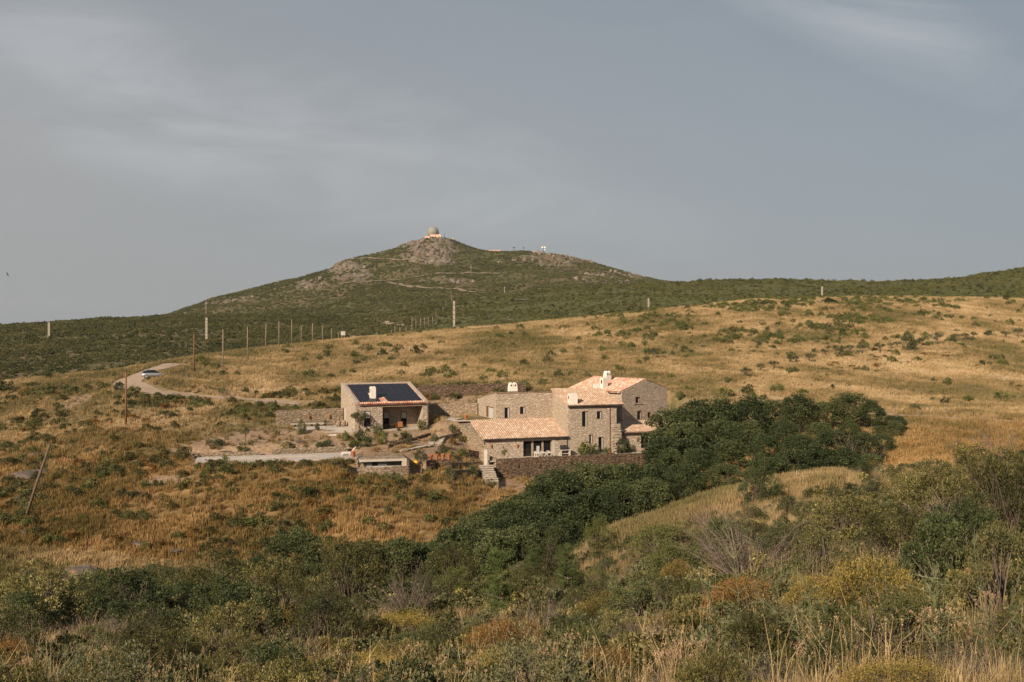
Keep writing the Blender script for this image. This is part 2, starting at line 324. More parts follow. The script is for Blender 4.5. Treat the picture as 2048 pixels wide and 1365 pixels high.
def m_stone(name, pal, scale=1.0, joint=(0.07, 0.055, 0.042), dark=1.0):
    """coursed slate rubble: flat voronoi cells, each its own tone, dark open joints"""
    k = NT(name, 0.92)
    v = k.coord('Object', (1, 1, 1)); w = k.noise(v, 1.4, 3, 0.5, 0, True)
    ad = k.n.new('ShaderNodeVectorMath'); ad.operation = 'MULTIPLY_ADD'; k.l.new(w, ad.inputs[0]); ad.inputs[1].default_value = (0.22, 0.22, 0.10); k.l.new(v, ad.inputs[2])
    mp = k.n.new('ShaderNodeMapping'); k.l.new(ad.outputs[0], mp.inputs[0]); mp.inputs['Scale'].default_value = (1.9 * scale, 1.9 * scale, 7.4 * scale)
    cell = k.voro(mp.outputs[0], 1.0, 'F1', 'Color'); edge = k.voro(mp.outputs[0], 1.0, 'DISTANCE_TO_EDGE', 'Distance')
    t = k.sep(cell)[0]; c = k.mix(0.3, k.ramp(t, pal), tuple(sum(p[1][i] for p in pal) / len(pal) for i in range(3)))
    c = k.mix(k.mr(k.noise(v, 0.5, 4, 0.6), 0.35, 0.7, 0, 0.45), c, tuple(x * 0.72 for x in pal[len(pal) // 2][1]))
    c = k.mix(k.mr(k.noise(v, 14, 4, 0.7), 0.3, 0.7, 0, 0.35), c, k.mix(1.0, c, (0.6, 0.58, 0.55), 'MULTIPLY'))
    c = k.mix(k.mr(edge, 0.03, 0.11, 1, 0), c, joint)
    k.base(c); k.bump(k.math('ADD', k.mr(edge, 0.0, 0.16), k.math('MULTIPLY', t, 0.5)), 0.9, 0.05)
    return k.m
M_STONE = m_stone('slate_rubble_wall', [(0.0, (0.34, 0.262, 0.19)), (0.3, (0.52, 0.415, 0.31)), (0.55, (0.62, 0.505, 0.385)), (0.8, (0.46, 0.38, 0.30)), (1.0, (0.72, 0.61, 0.48))], 0.9, (0.28, 0.215, 0.16))
M_DRY = m_stone('dry_stone_rust', [(0.0, (0.085, 0.055, 0.038)), (0.35, (0.17, 0.11, 0.07)), (0.6, (0.24, 0.155, 0.095)), (0.85, (0.125, 0.09, 0.062)), (1.0, (0.31, 0.225, 0.15))], 0.85, (0.03, 0.02, 0.015))
M_DRYP = m_stone('dry_stone_pale', [(0.0, (0.20, 0.145, 0.095)), (0.4, (0.32, 0.24, 0.16)), (0.7, (0.40, 0.305, 0.21)), (1.0, (0.49, 0.385, 0.275))], 0.9, (0.13, 0.095, 0.065))
def m_tiles(name, pal, tw=0.345, tl=0.45):
    k = NT(name, 0.85); v = k.coord('Object')
    dv = k.n.new('ShaderNodeVectorMath'); dv.operation = 'DIVIDE'; k.l.new(v, dv.inputs[0]); dv.inputs[1].default_value = (tw, tl, 1000)
    fl = k.n.new('ShaderNodeVectorMath'); fl.operation = 'FLOOR'; k.l.new(dv.outputs[0], fl.inputs[0])
    wn = k.n.new('ShaderNodeTexWhiteNoise'); wn.noise_dimensions = '2D'; k.l.new(fl.outputs[0], wn.inputs[0])
    c = k.ramp(wn.outputs[0], pal)
    c = k.mix(k.mr(k.noise(v, 0.7, 5, 0.65), 0.4, 0.8, 0, 0.3), c, (0.30, 0.20, 0.125))
    c = k.mix(k.mr(k.noise(v, 9, 4, 0.7), 0.35, 0.7, 0, 0.35), c, k.mix(1.0, c, (0.62, 0.58, 0.54), 'MULTIPLY'))
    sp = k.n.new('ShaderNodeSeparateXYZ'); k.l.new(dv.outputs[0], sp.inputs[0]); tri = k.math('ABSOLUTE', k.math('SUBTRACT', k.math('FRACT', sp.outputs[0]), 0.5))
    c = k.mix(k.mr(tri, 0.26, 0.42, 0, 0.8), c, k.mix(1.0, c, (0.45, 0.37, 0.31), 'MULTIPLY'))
    k.base(c); return k.m
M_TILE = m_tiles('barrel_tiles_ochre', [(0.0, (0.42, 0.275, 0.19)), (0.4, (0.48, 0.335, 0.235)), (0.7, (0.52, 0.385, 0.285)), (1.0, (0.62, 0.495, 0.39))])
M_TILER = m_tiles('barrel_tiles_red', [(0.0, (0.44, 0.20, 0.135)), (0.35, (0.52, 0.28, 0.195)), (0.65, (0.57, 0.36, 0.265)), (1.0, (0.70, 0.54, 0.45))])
M_TRACK = simple('mountain_track', (0.19, 0.145, 0.10), 0.95, 0.3, 0.05)
M_COPE = simple('slate_coping', (0.36, 0.30, 0.24), 0.9, 0.2, 1.5)
M_WHITE = simple('white_render', (0.68, 0.61, 0.53), 0.85, 0.10)
M_CONC = simple('pale_concrete', (0.42, 0.37, 0.31), 0.85, 0.12, 1.2)
M_DECK = simple('grey_pool_stone', (0.40, 0.355, 0.31), 0.8, 0.10, 0.8)
M_BROWN = simple('brown_window_wood', (0.145, 0.062, 0.028), 0.6, 0.2)
M_WOOD = simple('weathered_timber', (0.30, 0.215, 0.15), 0.85, 0.25, 6)
M_POLEB = simple('rusty_brown_pole', (0.17, 0.085, 0.045), 0.85, 0.25, 4)
M_POLEG = simple('grey_timber_pole', (0.23, 0.175, 0.13), 0.85, 0.25, 4)
M_PCONC = simple('concrete_pylon', (0.33, 0.28, 0.23), 0.85, 0.15, 2)
M_IRON = simple('rusty_iron', (0.13, 0.065, 0.04), 0.75, 0.3, 5)
M_DARKM = simple('dark_metal', (0.03, 0.028, 0.027), 0.5, 0.2)
M_TERRA = simple('terracotta', (0.34, 0.115, 0.05), 0.8, 0.15)
M_GLASS = simple('dark_window_glass', (0.012, 0.014, 0.016), 0.12, 0.3, 1.0, 0.0, 0.5)
M_BLIND = simple('pale_blind', (0.42, 0.42, 0.39), 0.7, 0.08)
M_DARKI = simple('dark_interior', (0.035, 0.028, 0.022), 0.9, 0.2)
M_SOLAR = simple('solar_glass', (0.013, 0.014, 0.020), 0.38, 0.2, 0.6, 0.0, 0.14)
M_SFRAME = simple('solar_frame', (0.075, 0.068, 0.068), 0.5, 0.1)
M_WATER = simple('pool_water', (0.022, 0.020, 0.017), 0.12, 0.2, 0.5, 0.0, 0.12)
M_POLED = simple('dark_weathered_pole', (0.125, 0.09, 0.062), 0.85, 0.25, 4)
M_YELLOW = simple('yellow_machine', (0.62, 0.36, 0.04), 0.6, 0.1)
M_ORANGE = simple('tan_wicker', (0.27, 0.115, 0.04), 0.7, 0.2, 8)
M_RADOME = simple('radome_panels', (0.225, 0.215, 0.18), 0.7, 0.05, 0.3)
M_PEACH = simple('peach_render', (0.80, 0.47, 0.33), 0.85, 0.12, 0.05)
M_ROCK = None
def m_rock():
    k = NT('grey_slate_rock', 0.92); v = k.coord('World'); n = k.noise(v, 0.9, 8, 0.72, 0.4); n2 = k.noise(v, 0.12, 5, 0.6)
    c = k.ramp(n, [(0.3, (0.05, 0.04, 0.032)), (0.5, (0.12, 0.098, 0.080)), (0.7, (0.21, 0.175, 0.145))])
    c = k.mix(k.mr(k.noise(v, 0.7, 3, 0.6, 0.8), 0.62, 0.70, 0, 0.7), c, (0.42, 0.17, 0.04)); k.base(c)
    k.bump(n, 0.8, 0.15); return k.m
M_ROCK = m_rock()
def m_crag():
    k = NT('mountain_crag_rock', 0.92); v = k.coord('World'); n = k.noise(v, 0.16, 8, 0.72, 0.4)
    k.base(k.ramp(n, [(0.3, (0.075, 0.058, 0.045)), (0.5, (0.18, 0.14, 0.112)), (0.7, (0.29, 0.235, 0.19))])); k.bump(n, 0.9, 1.5); return k.m
M_CRAG = m_crag()
def m_leaf(name, pal, trans=0.16, world=0.25, rough=0.6, spec=0.3, wscale=0.3):
    """per-leaf tone from the mesh, per-plant tone from the object, slow drift over the hill"""
    k = NT(name, rough); k.b.inputs['Specular IOR Level'].default_value = spec
    t = k.attr('tone', 'Fac'); oi = k.n.new('ShaderNodeObjectInfo').outputs['Random']
    f = k.math('ADD', k.math('MULTIPLY', t, 0.62), k.math('MULTIPLY', oi, 0.38 - 0.0))
    if world: f = k.math('ADD', f, k.math('MULTIPLY', k.math('SUBTRACT', k.noise(k.coord('World'), wscale, 3, 0.6), 0.5), world * 2))
    c = k.ramp(f, pal); k.base(c)
    if trans: k.translucent(c, trans)
    return k.m
ML = {
 'oak': m_leaf('oak_leaves', [(0.1, (0.024, 0.034, 0.012)), (0.45, (0.050, 0.067, 0.022)), (0.75, (0.098, 0.112, 0.038)), (1.0, (0.17, 0.17, 0.07))], 0.25, 0.45, wscale=0.12),
 'maquis': m_leaf('maquis_leaves', [(0.1, (0.036, 0.042, 0.015)), (0.4, (0.072, 0.078, 0.024)), (0.68, (0.125, 0.115, 0.040)), (1.0, (0.20, 0.15, 0.07))], 0.2, 0.5, wscale=0.02),
 'green': m_leaf('bright_scrub_leaves', [(0.1, (0.050, 0.060, 0.015)), (0.5, (0.105, 0.115, 0.030)), (1.0, (0.19, 0.18, 0.055))]),
 'olive': m_leaf('olive_leaves', [(0.1, (0.038, 0.043, 0.018)), (0.5, (0.090, 0.093, 0.038)), (1.0, (0.21, 0.20, 0.10))]),
 'mastic': m_leaf('mastic_leaves', [(0.05, (0.028, 0.029, 0.008)), (0.42, (0.062, 0.060, 0.016)), (0.72, (0.18, 0.155, 0.046)), (1.0, (0.56, 0.47, 0.17))]),
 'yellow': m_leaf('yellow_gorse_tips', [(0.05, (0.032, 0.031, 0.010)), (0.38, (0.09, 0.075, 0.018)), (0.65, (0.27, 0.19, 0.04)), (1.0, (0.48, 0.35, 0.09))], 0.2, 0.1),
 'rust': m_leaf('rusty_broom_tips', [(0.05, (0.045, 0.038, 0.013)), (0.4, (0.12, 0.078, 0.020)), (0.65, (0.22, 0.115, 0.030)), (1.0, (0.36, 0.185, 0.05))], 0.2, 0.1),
 'sage': m_leaf('grey_green_sprigs', [(0.05, (0.055, 0.064, 0.028)), (0.5, (0.125, 0.135, 0.062)), (1.0, (0.26, 0.265, 0.135))]),
 'pine': m_leaf('pine_needles', [(0.05, (0.030, 0.046, 0.014)), (0.5, (0.070, 0.098, 0.026)), (1.0, (0.14, 0.17, 0.045))]),
 'twig': m_leaf('dead_twigs', [(0.05, (0.085, 0.060, 0.045)), (0.5, (0.165, 0.125, 0.098)), (1.0, (0.28, 0.22, 0.175))], 0.0, 0.1, 0.9, 0.1),
 'bark': m_leaf('bark', [(0.05, (0.065, 0.048, 0.035)), (0.5, (0.13, 0.10, 0.075)), (1.0, (0.20, 0.16, 0.125))], 0.0, 0.1, 0.9, 0.1),
}
def m_grass(name, dark, warmc=None):
    k = NT(name, 0.8); gc, fine, pos, mid = grass_field(k); t = k.attr('tone', 'Fac')
    k.b.inputs['Specular IOR Level'].default_value = 0.15
    c = k.mix(k.mr(t, 0, 1), k.mix(1.0, gc, (dark, dark * 0.95, dark * 0.85), 'MULTIPLY'), k.mix(1.0, gc, (1.25, 1.25, 1.2), 'MULTIPLY'))
    if warmc:
        c = k.mix(1.0, c, warmc, 'MULTIPLY')
    k.base(c); k.translucent(c, 0.25); return k.m
M_GRASS = m_grass('dry_grass_blades', 0.75)
M_GRASSW = m_grass('rusty_dry_grass_blades', 0.68, (0.90, 0.79, 0.62))
def m_straw():
    k = NT('straw_stalks', 0.8); t = k.attr('tone', 'Fac'); oi = k.n.new('ShaderNodeObjectInfo').outputs['Random']
    f = k.math('ADD', k.math('MULTIPLY', t, 0.6), k.math('MULTIPLY', oi, 0.4))
    c = k.ramp(f, [(0.0, (0.14, 0.11, 0.04)), (0.35, (0.28, 0.20, 0.088)), (0.7, (0.47, 0.335, 0.17)), (1.0, (0.62, 0.46, 0.27))])
    k.base(c); k.translucent(c, 0.2); return k.m
M_STRAW = m_straw()
# ------------------------------------------------------------------ ground sheet
def blob(X, Y, cx, cy, rx, ry, th=0.0, soft=0.35, n=0.35, s=5):
    c, s_ = math.cos(th), math.sin(th); u = ((X - cx) * c + (Y - cy) * s_) / rx; v = (-(X - cx) * s_ + (Y - cy) * c) / ry
    r = np.hypot(u, v) + (fbm(X, Y, max(rx, ry) * 0.4, 3, s) - 0.5) * 2 * n
    return 1 - sstep(1 - soft, 1 + soft, r)
# bare soil, scree and rock patches given by where they are seen: (px, py, half-width px, half-height px)
DIRT = [(560, 885, 190, 26), (700, 880, 120, 18), (860, 880, 70, 28), (930, 895, 50, 30), (390, 905, 70, 16), (150, 805, 30, 12), (330, 962, 42, 10), (770, 955, 60, 12),
        (850, 915, 60, 16), (1010, 970, 40, 12), (900, 805, 70, 14), (640, 845, 60, 12)]
_D = []
for (a, b, rw, rh) in DIRT:
    x, y, z = hit(a, b, 90); y2 = hit(a, b - rh, 90)[1]; _D.append((x, y, rw / F * y, max(1.5, min(18, y2 - y))))
ROCKS_M = [(855, 503, 50, 28, .95), (700, 545, 44, 22, .9), (630, 572, 34, 12, .6), (450, 602, 55, 9, .5), (880, 562, 60, 8, .35), (1100, 522, 90, 12, .42), (1240, 556, 100, 10, .5), (1340, 572, 60, 5, .45)]
def cover_masks(X, Y):
    px = col_of(X, Y)
    cy = crest_y(X, Y); ry = rav_y(X, Y)
    n1 = (fbm(X, Y, 30, 4, 40) - 0.5)
    golden = 1 - sstep(-6, 8, Y - cy + n1 * 26 - 4)
    near = 1 - sstep(-14, 2, Y - ry)
    knoll = np.exp(-((px - 1440) / 270) ** 2) * sstep(62, 70, Y) * (1 - sstep(92, 100, Y))
    knoll = np.clip(knoll * 1.6, 0, 1)
    golden = golden * (1 - near * 0.55 * (1 - knoll))
    green = near * (1 - knoll) * 0.3 + sstep(380, 560, Y) * sstep(720, 900, px) * (1 - sstep(900, 1050, Y)) * 0.75
    green = green + sstep(1000, 1200, Y) * sstep(0.44, 0.58, fbm(X, Y, 220, 3, 61)) * 0.6 * (1 - sstep(1000, 1100, px) )
    dirt = np.zeros_like(golden)
    for (x, y, rx, ryy) in _D: dirt = np.maximum(dirt, blob(X, Y, x, y, rx, ryy, 0.25))
    rock = np.zeros_like(golden); pyy = HY - F * h_base(X, Y) / np.maximum(Y, 3)
    far = sstep(1050, 1200, Y)
    for (a, b, rw, rh, w) in ROCKS_M:
        r = np.hypot((px - a) / rw, (pyy - b) / rh) + (fbm(X, Y, 50, 3, 71) - 0.5) * 0.9
        rock = np.maximum(rock, (1 - sstep(0.75, 1.15, r)) * w * far)
    rock = np.maximum(rock, sstep(0.66, 0.72, fbm(X, Y, 22, 4, 81)) * sstep(700, 820, Y) * 0.8 * (1 - far))
    warm = (1 - sstep(128, 165, Y - 0.06 * X)) * (1 - knoll * 0.8)
    return golden, np.clip(green, 0, 1), dirt, rock, warm, near
nc, nr = 1150, 820
tt = np.concatenate([np.linspace(-0.98, -0.56, 60, endpoint=False), np.linspace(-0.56, 0.56, nc - 120), np.linspace(0.56, 0.95, 61)[1:]])
yy = np.concatenate([np.linspace(-40, 3, 20, endpoint=False), 3 * np.exp(np.linspace(0, math.log(110 / 3), 150, endpoint=False)), np.linspace(110, 185, 250, endpoint=False),
                     185 * np.exp(np.linspace(0, math.log(1900 / 185), 370, endpoint=False)), np.geomspace(1900, 6000, 30)])
T2, Y2 = np.meshgrid(tt, yy); X2 = T2 * (np.maximum(Y2, 0) + 22)
Z2 = h_fun(X2, Y2)
g_, gr_, di_, ro_, wa_, ne_ = cover_masks(X2, Y2)
# crags: push the rocky parts out
Z2 = Z2 + ro_ * sstep(1050, 1200, Y2) * (np.abs(fbm(X2, Y2, 26, 5, 91, 0.6) - 0.5) * 2) * 16 - ro_ * 3 * sstep(1050, 1200, Y2)
V = np.stack([X2, Y2, Z2], -1).reshape(-1, 3); r_, c_ = Y2.shape
i0 = (np.arange(r_ - 1)[:, None] * c_ + np.arange(c_ - 1)[None]).ravel()
Fq = np.stack([i0, i0 + 1, i0 + c_ + 1, i0 + c_], 1)
cover = np.stack([g_, gr_, di_, np.ones_like(g_)], -1).reshape(-1, 4)
me = np_mesh('ground', V, Fq, [M_GROUND], smooth=True, attrs={'cover': cover, 'rockm': ro_.ravel(), 'warm': wa_.ravel()})
ground = tag(link('ground', me), kind='structure')
# ---- draped ribbons for roads and paths
def ribbon(name, pts, widths, lift, mat, n=None, cross=6):
    P = np.array(pts, float); seg = np.hypot(*np.diff(P, axis=0).T); s = np.concatenate([[0], np.cumsum(seg)])
    n = n or max(20, int(s[-1] / 0.8)); q = np.linspace(0, s[-1], n)
    cx_ = _pchip(s, P[:, 0], q); cy_ = _pchip(s, P[:, 1], q); w = np.interp(q, s, widths)
    tx, ty = np.gradient(cx_), np.gradient(cy_); l = np.hypot(tx, ty); nx, ny = -ty / l, tx / l
    o = np.linspace(-0.5, 0.5, cross)
    X = cx_[:, None] + nx[:, None] * o * w[:, None] * (1 + 0.12 * (fbm(q, q * 0, 3, 2, 5)[:, None] - .5)); Y = cy_[:, None] + ny[:, None] * o * w[:, None]
    Z = h_fun(X, Y) + lift
    V = np.stack([X, Y, Z], -1).reshape(-1, 3); i0 = (np.arange(n - 1)[:, None] * cross + np.arange(cross - 1)[None]).ravel()
    return tag(link(name, np_mesh(name, V, np.stack([i0, i0 + 1, i0 + cross + 1, i0 + cross], 1), [mat], smooth=True)), kind='structure')
def seen(pts, ymin=100, ymax=3000): return [hit(a, b, ymin, ymax)[:2] for a, b in pts]
ROAD1 = [hit(600, 809, 140)[:2], hit(520, 802, 140)[:2], hit(450, 797, 140)[:2], hit(380, 793, 140)[:2], hit(320, 787, 140)[:2], hit(272, 776, 140)[:2], hit(256, 766, 140)[:2], hit(275, 752, 140)[:2], hit(310, 740, 150)[:2], hit(345, 728, 160)[:2]]
ribbon('dirt_road', ROAD1, [2.4, 2.6, 3, 3.4, 4, 5, 5.5, 5, 4.5, 4], 0.10, M_ROAD)
ribbon('dirt_track', seen([(1500, 834), (1560, 833), (1700, 828), (1800, 832), (1870, 836), (1950, 840), (2040, 845)], 145), [1, 1.4, 1.6, 1.6, 1.5, 1.2, 1.0], 0.10, M_ROAD)
ribbon('dirt_track', seen([(560, 684), (640, 680), (700, 679), (722, 678), (712, 674), (700, 669), (730, 665)], 300, 700), [3, 4, 5, 6, 6, 5, 4], 0.35, M_ROAD, 120)
ribbon('dirt_track', seen([(690, 638), (740, 641), (770, 647), (800, 651), (820, 655)], 400, 1000), [6, 5, 6, 6, 5], 0.6, M_ROAD, 80)
for pts, w in (([(690, 520), (740, 518), (800, 522), (850, 524), (900, 532), (960, 540)], 6), ([(690, 568), (760, 563), (830, 556), (900, 549), (960, 549), (1015, 549)], 6), ([(770, 567), (820, 575), (880, 578), (930, 584), (985, 590)], 7), ([(680, 569), (735, 569)], 7)):
    ribbon('mountain_road', seen(pts, 1150, 1900), [w * .75] * len(pts), 1.6, M_TRACK, 120, 4)
# ------------------------------------------------------------------ mesh builder for hard-surface things
class MB:
    def __init__(self): self.v = []; self.f = []; self.m = []
    def add(self, vs, fs, m=0):
        o = len(self.v); self.v += [tuple(map(float, v)) for v in vs]; self.f += [tuple(i + o for i in f) for f in fs]; self.m += [m] * len(fs); return self
    def box(self, x0, x1, y0, y1, z0, z1, m=0):
        vs = [(x0, y0, z0), (x1, y0, z0), (x1, y1, z0), (x0, y1, z0), (x0, y0, z1), (x1, y0, z1), (x1, y1, z1), (x0, y1, z1)]
        return self.add(vs, [(0, 3, 2, 1), (4, 5, 6, 7), (0, 1, 5, 4), (1, 2, 6, 5), (2, 3, 7, 6), (3, 0, 4, 7)], m)
    def prism(self, pts, zb, zt, m=0):
        """footprint polygon (counter-clockwise), bottom and top heights per corner"""
        n = len(pts); zb = [zb] * n if isinstance(zb, (int, float)) else zb; zt = [zt] * n if isinstance(zt, (int, float)) else zt
        vs = [(p[0], p[1], b) for p, b in zip(pts, zb)] + [(p[0], p[1], t) for p, t in zip(pts, zt)]
        fs = [tuple(range(n - 1, -1, -1)), tuple(range(n, 2 * n))] + [(i, (i + 1) % n, n + (i + 1) % n, n + i) for i in range(n)]
        return self.add(vs, fs, m)
    def tube(self, path, rad, k=8, m=0, cap=True):
        P = [Vector(p) for p in path]; rad = [rad] * len(P) if isinstance(rad, (int, float)) else rad
        vs = []; up0 = Vector((0.13, 0.21, 1)).normalized()
        for i, p in enumerate(P):
            d = (P[min(i + 1, len(P) - 1)] - P[max(i - 1, 0)]).normalized(); a = d.cross(up0 if abs(d.dot(up0)) < 0.95 else Vector((1, 0, 0))).normalized(); b = d.cross(a)
            vs += [p + (a * math.cos(2 * math.pi * j / k) + b * math.sin(2 * math.pi * j / k)) * rad[i] for j in range(k)]
        fs = [(i * k + j, i * k + (j + 1) % k, (i + 1) * k + (j + 1) % k, (i + 1) * k + j) for i in range(len(P) - 1) for j in range(k)]
        if cap: fs += [tuple(range(k - 1, -1, -1)), tuple((len(P) - 1) * k + j for j in range(k))]
        return self.add(vs, fs, m)
    def lathe(self, prof, c=(0, 0, 0), k=16, m=0):
        vs = []; n = len(prof)
        for r, z in prof: vs += [(c[0] + r * math.cos(2 * math.pi * j / k), c[1] + r * math.sin(2 * math.pi * j / k), c[2] + z) for j in range(k)]
        fs = [(i * k + j, i * k + (j + 1) % k, (i + 1) * k + (j + 1) % k, (i + 1) * k + j) for i in range(n - 1) for j in range(k)]
        fs += [tuple(range(k - 1, -1, -1)), tuple((n - 1) * k + j for j in range(k))]
        return self.add(vs, fs, m)
    def build(self, name, mats, parent=None, smooth=False, bevel=0.0, loc=None, rot=None):
        me = bpy.data.meshes.new(name); me.from_pydata(self.v, [], self.f)
        mats = mats if isinstance(mats, (list, tuple)) else [mats]
        for x in mats: me.materials.append(x)
        me.polygons.foreach_set('material_index', self.m); me.polygons.foreach_set('use_smooth', [smooth] * len(self.f)); me.update()
        bm = bmesh.new(); bm.from_mesh(me); bmesh.ops.recalc_face_normals(bm, faces=bm.faces)
        if bevel: bmesh.ops.bevel(bm, geom=bm.edges[:], offset=bevel, segments=1, affect='EDGES')
        bm.to_mesh(me); bm.free()
        return link(name, me, parent, loc, rot)
def cut(o, boxes):
    """cut real openings (list of MB) out of a solid"""
    cutter = MB()
    for b in boxes: cutter.box(*b)
    c = cutter.build('cutter', [M_STONE]); md = o.modifiers.new('b', 'BOOLEAN'); md.object = c; md.operation = 'DIFFERENCE'; md.solver = 'EXACT'
    c.matrix_world = o.matrix_world if not o.parent else Matrix.LocRotScale(o.parent.location, o.parent.rotation_euler, None)
    bpy.context.view_layer.update(); dg = bpy.context.evaluated_depsgraph_get()
    nm = bpy.data.meshes.new_from_object(o.evaluated_get(dg)); o.modifiers.clear(); old = o.data; o.data = nm; nm.name = old.name
    bpy.data.objects.remove(c); return o
class Frame:
    """a vertical plane system: s to the right along the front, d back from it, z up; measured off the photo at its true depth"""
    def __init__(self, px, Y, deg): self.x = (px - CX) / F * Y; self.y = Y; self.t = R(deg); self.c = math.cos(self.t); self.n = math.sin(self.t)
    def s(self, px, d=0.0):
        a = (px - CX) / F; x0 = self.x - d * self.n; y0 = self.y + d * self.c; return (a * y0 - x0) / (self.c - a * self.n)
    def Y(self, s, d=0.0): return self.y + s * self.n + d * self.c
    def z(self, py, s, d=0.0): return -(py - HY) / F * self.Y(s, d)
    def w(self, s, d, z): return (self.x + s * self.c - d * self.n, self.y + s * self.n + d * self.c, z)
    def left_d(self, px, s): # depth along the side plane at s
        a = (px - CX) / F; return (a * (self.y + s * self.n) - (self.x + s * self.c)) / (-self.n - a * self.c)
    def gz(self, s, d): p = self.w(s, d, 0); return gz(p[0], p[1])
def roof_tiles(name, s0, s1, d0, d1, zfun, mat, parent, s0b=None, s1b=None, thick=0.10, tw=0.345, tl=0.45, clip=None):
    """barrel tiles: rounded rows down the slope, stepped at each course, over a thin slab. s0b/s1b: ends at the back edge"""
    s0b = s0 if s0b is None else s0b; s1b = s1 if s1b is None else s1b
    W_ = max(s1, s1b) - min(s0, s0b); ns = int(round(W_ / tw)) * 6; nd = int(round(abs(d1 - d0) / tl))
    u = np.linspace(0, 1, ns + 1); rows = []
    for j in range(nd):
        for e in (0, 1): rows.append(((j + e * 0.985) / nd, e))
    V = []; 
    for (t, e) in rows:
        d = d0 + (d1 - d0) * t; a = s0 + (s0b - s0) * t; b = s1 + (s1b - s1) * t
        s = a + (b - a) * u; ph = (s / tw) * 2 * math.pi
        wave = np.abs(np.sin(ph / 2)) ** 0.8 * 0.125
        wob = (vnoise(s / tw * 1.0, np.full_like(s, t * nd), 4) - 0.5) * 0.025
        z = np.array([zfun(ss, d) for ss in s]) + wave + wob + (0.035 if e == 0 else 0.0)
        V.append(np.stack([s, np.full_like(s, d), z], -1))
    V = np.array(V); nrow = len(rows); c = ns + 1
    i0 = (np.arange(nrow - 1)[:, None] * c + np.arange(ns)[None]).ravel(); Fq = np.stack([i0, i0 + 1, i0 + c + 1, i0 + c], 1)
    o = link(name, np_mesh(name, V.reshape(-1, 3), Fq, [mat]), parent)
    # slab and soffit under the tiles, joined into the same roof mesh
    bm = bmesh.new(); bm.from_mesh(o.data)
    q = [(s0, d0), (s1, d0), (s1b, d1), (s0b, d1)]; e_ = 0.012
    lo = [bm.verts.new((x, y, zfun(x, y) - thick)) for x, y in q]; hi = [bm.verts.new((x, y, zfun(x, y) - e_)) for x, y in q]
    for fc in ((lo[3], lo[2], lo[1], lo[0]), hi, (lo[0], lo[1], hi[1], hi[0]), (lo[1], lo[2], hi[2], hi[1]), (lo[2], lo[3], hi[3], hi[2]), (lo[3], lo[0], hi[0], hi[3])): bm.faces.new(fc)
    bm.to_mesh(o.data); bm.free(); return o
def window(parent, s0, s1, z0, z1, d, depth=0.22, curtain=0.0, frame=0.07, blind=0.0, kind='window', bars=()):
    """wood-lined opening in a front wall (plane d): lining, pane, curtain or blind"""
    b = MB(); w = 0.05; y0, y1 = d + 0.02, d + depth - 0.004
    b.box(s0, s0 + w, y0, y1, z0, z1); b.box(s1 - w - 0.02, s1, y0, y1, z0, z1); b.box(s0 + w, s1 - w - 0.02, y0, y1, z1 - w, z1); b.box(s0 + w, s1 - w - 0.02, y0, y1, z0, z0 + w)
    for t in bars:
        x = s0 + (s1 - s0) * t; b.box(x - frame / 2, x + frame / 2, y0 + 0.05, y1 - 0.03, z0 + w, z1 - w)
    o = b.build(kind, M_BROWN, parent)
    p = MB().box(s0 + w, s1 - w - 0.02, y1 - 0.05, y1 - 0.03, z0 + w, z1 - w).build('pane', M_GLASS, o)
    if curtain: MB().box(s1 - w - 0.02 - curtain, s1 - w - 0.03, y1 - 0.075, y1 - 0.053, z0 + w, z1 - w).build('curtain', M_BLIND, o)
    if blind: MB().box(s0 + w + .01, s1 - w - 0.03, y1 - 0.075, y1 - 0.053, z1 - w - (z1 - z0) * blind, z1 - w).build('blind', M_BLIND, o)
    return o
def chimney(parent, s, d, z0, w, dp, h, twin=False, hole='front'):
    """white rendered stack, rounded hood(s) with pointed vents"""
    b = MB(); 
    if not twin:
        b.box(s - w / 2, s + w / 2, d, d + dp, z0, z0 + h * 0.92); b.prism([(s - w / 2 + .06, d + .06), (s + w / 2 - .06, d + .06), (s + w / 2 - .06, d + dp - .06), (s - w / 2 + .06, d + dp - .06)], z0 + h * .92, z0 + h)
    else:
        b.box(s - w / 2, s + w / 2, d, d + dp, z0, z0 + h * 0.62)
        for c in ((-w / 4, w / 4) if w > 1.0 else (0,)):
            r = (w / 4 if w > 1.0 else w / 2) - 0.03; n = 9; prof = [(s + c - r * math.cos(math.pi * i / n), z0 + h * .62 + (h * .38) * math.sin(math.pi * i / n)) for i in range(n + 1)]
            vs = [(x, d + .02, z) for x, z in prof] + [(x, d + dp - .02, z) for x, z in prof]; m_ = n + 1
            b.add(vs, [tuple(range(m_)), tuple(range(2 * m_ - 1, m_ - 1, -1))] + [(i, i + m_, (i + 1) % m_ + m_, (i + 1) % m_) for i in range(m_)])
    o = b.build('chimney', M_WHITE, parent)
    if twin:
        for c in ((-w / 4, w / 4) if w > 1.0 else (0.12,)):
            x = s + c; z = z0 + h * .70; a = min(0.17, w * .12); v = MB()
            v.add([(x - a, d - .004, z), (x + a, d - .004, z), (x, d - .004, z + .34), (x - a, d + .016, z), (x + a, d + .016, z), (x, d + .016, z + .34)], [(0, 1, 2), (5, 4, 3), (0, 3, 4, 1), (1, 4, 5, 2), (2, 5, 3, 0)]); v.build('vent', M_DARKI, o)
    else:
        MB().box(s - w / 2 - .006, s - w / 2 + .02, d + dp * .3, d + dp * .7, z0 + h * .55, z0 + h * .82).build('vent', M_DARKI, o)
    return o
# ------------------------------------------------------------------ the farmhouse
H = Frame(967.4, 148.0, 18); ZF = -19.15
farm = tag(empty('farmhouse', (H.x, H.y, 0), H.t), 'large slate stone farmhouse of several wings with ochre and red tiled roofs', 'house')
EC = -16.32; RC = -14.08
def zc_(s, d): return EC + (RC - EC) * (d + 0.35) / 7.35
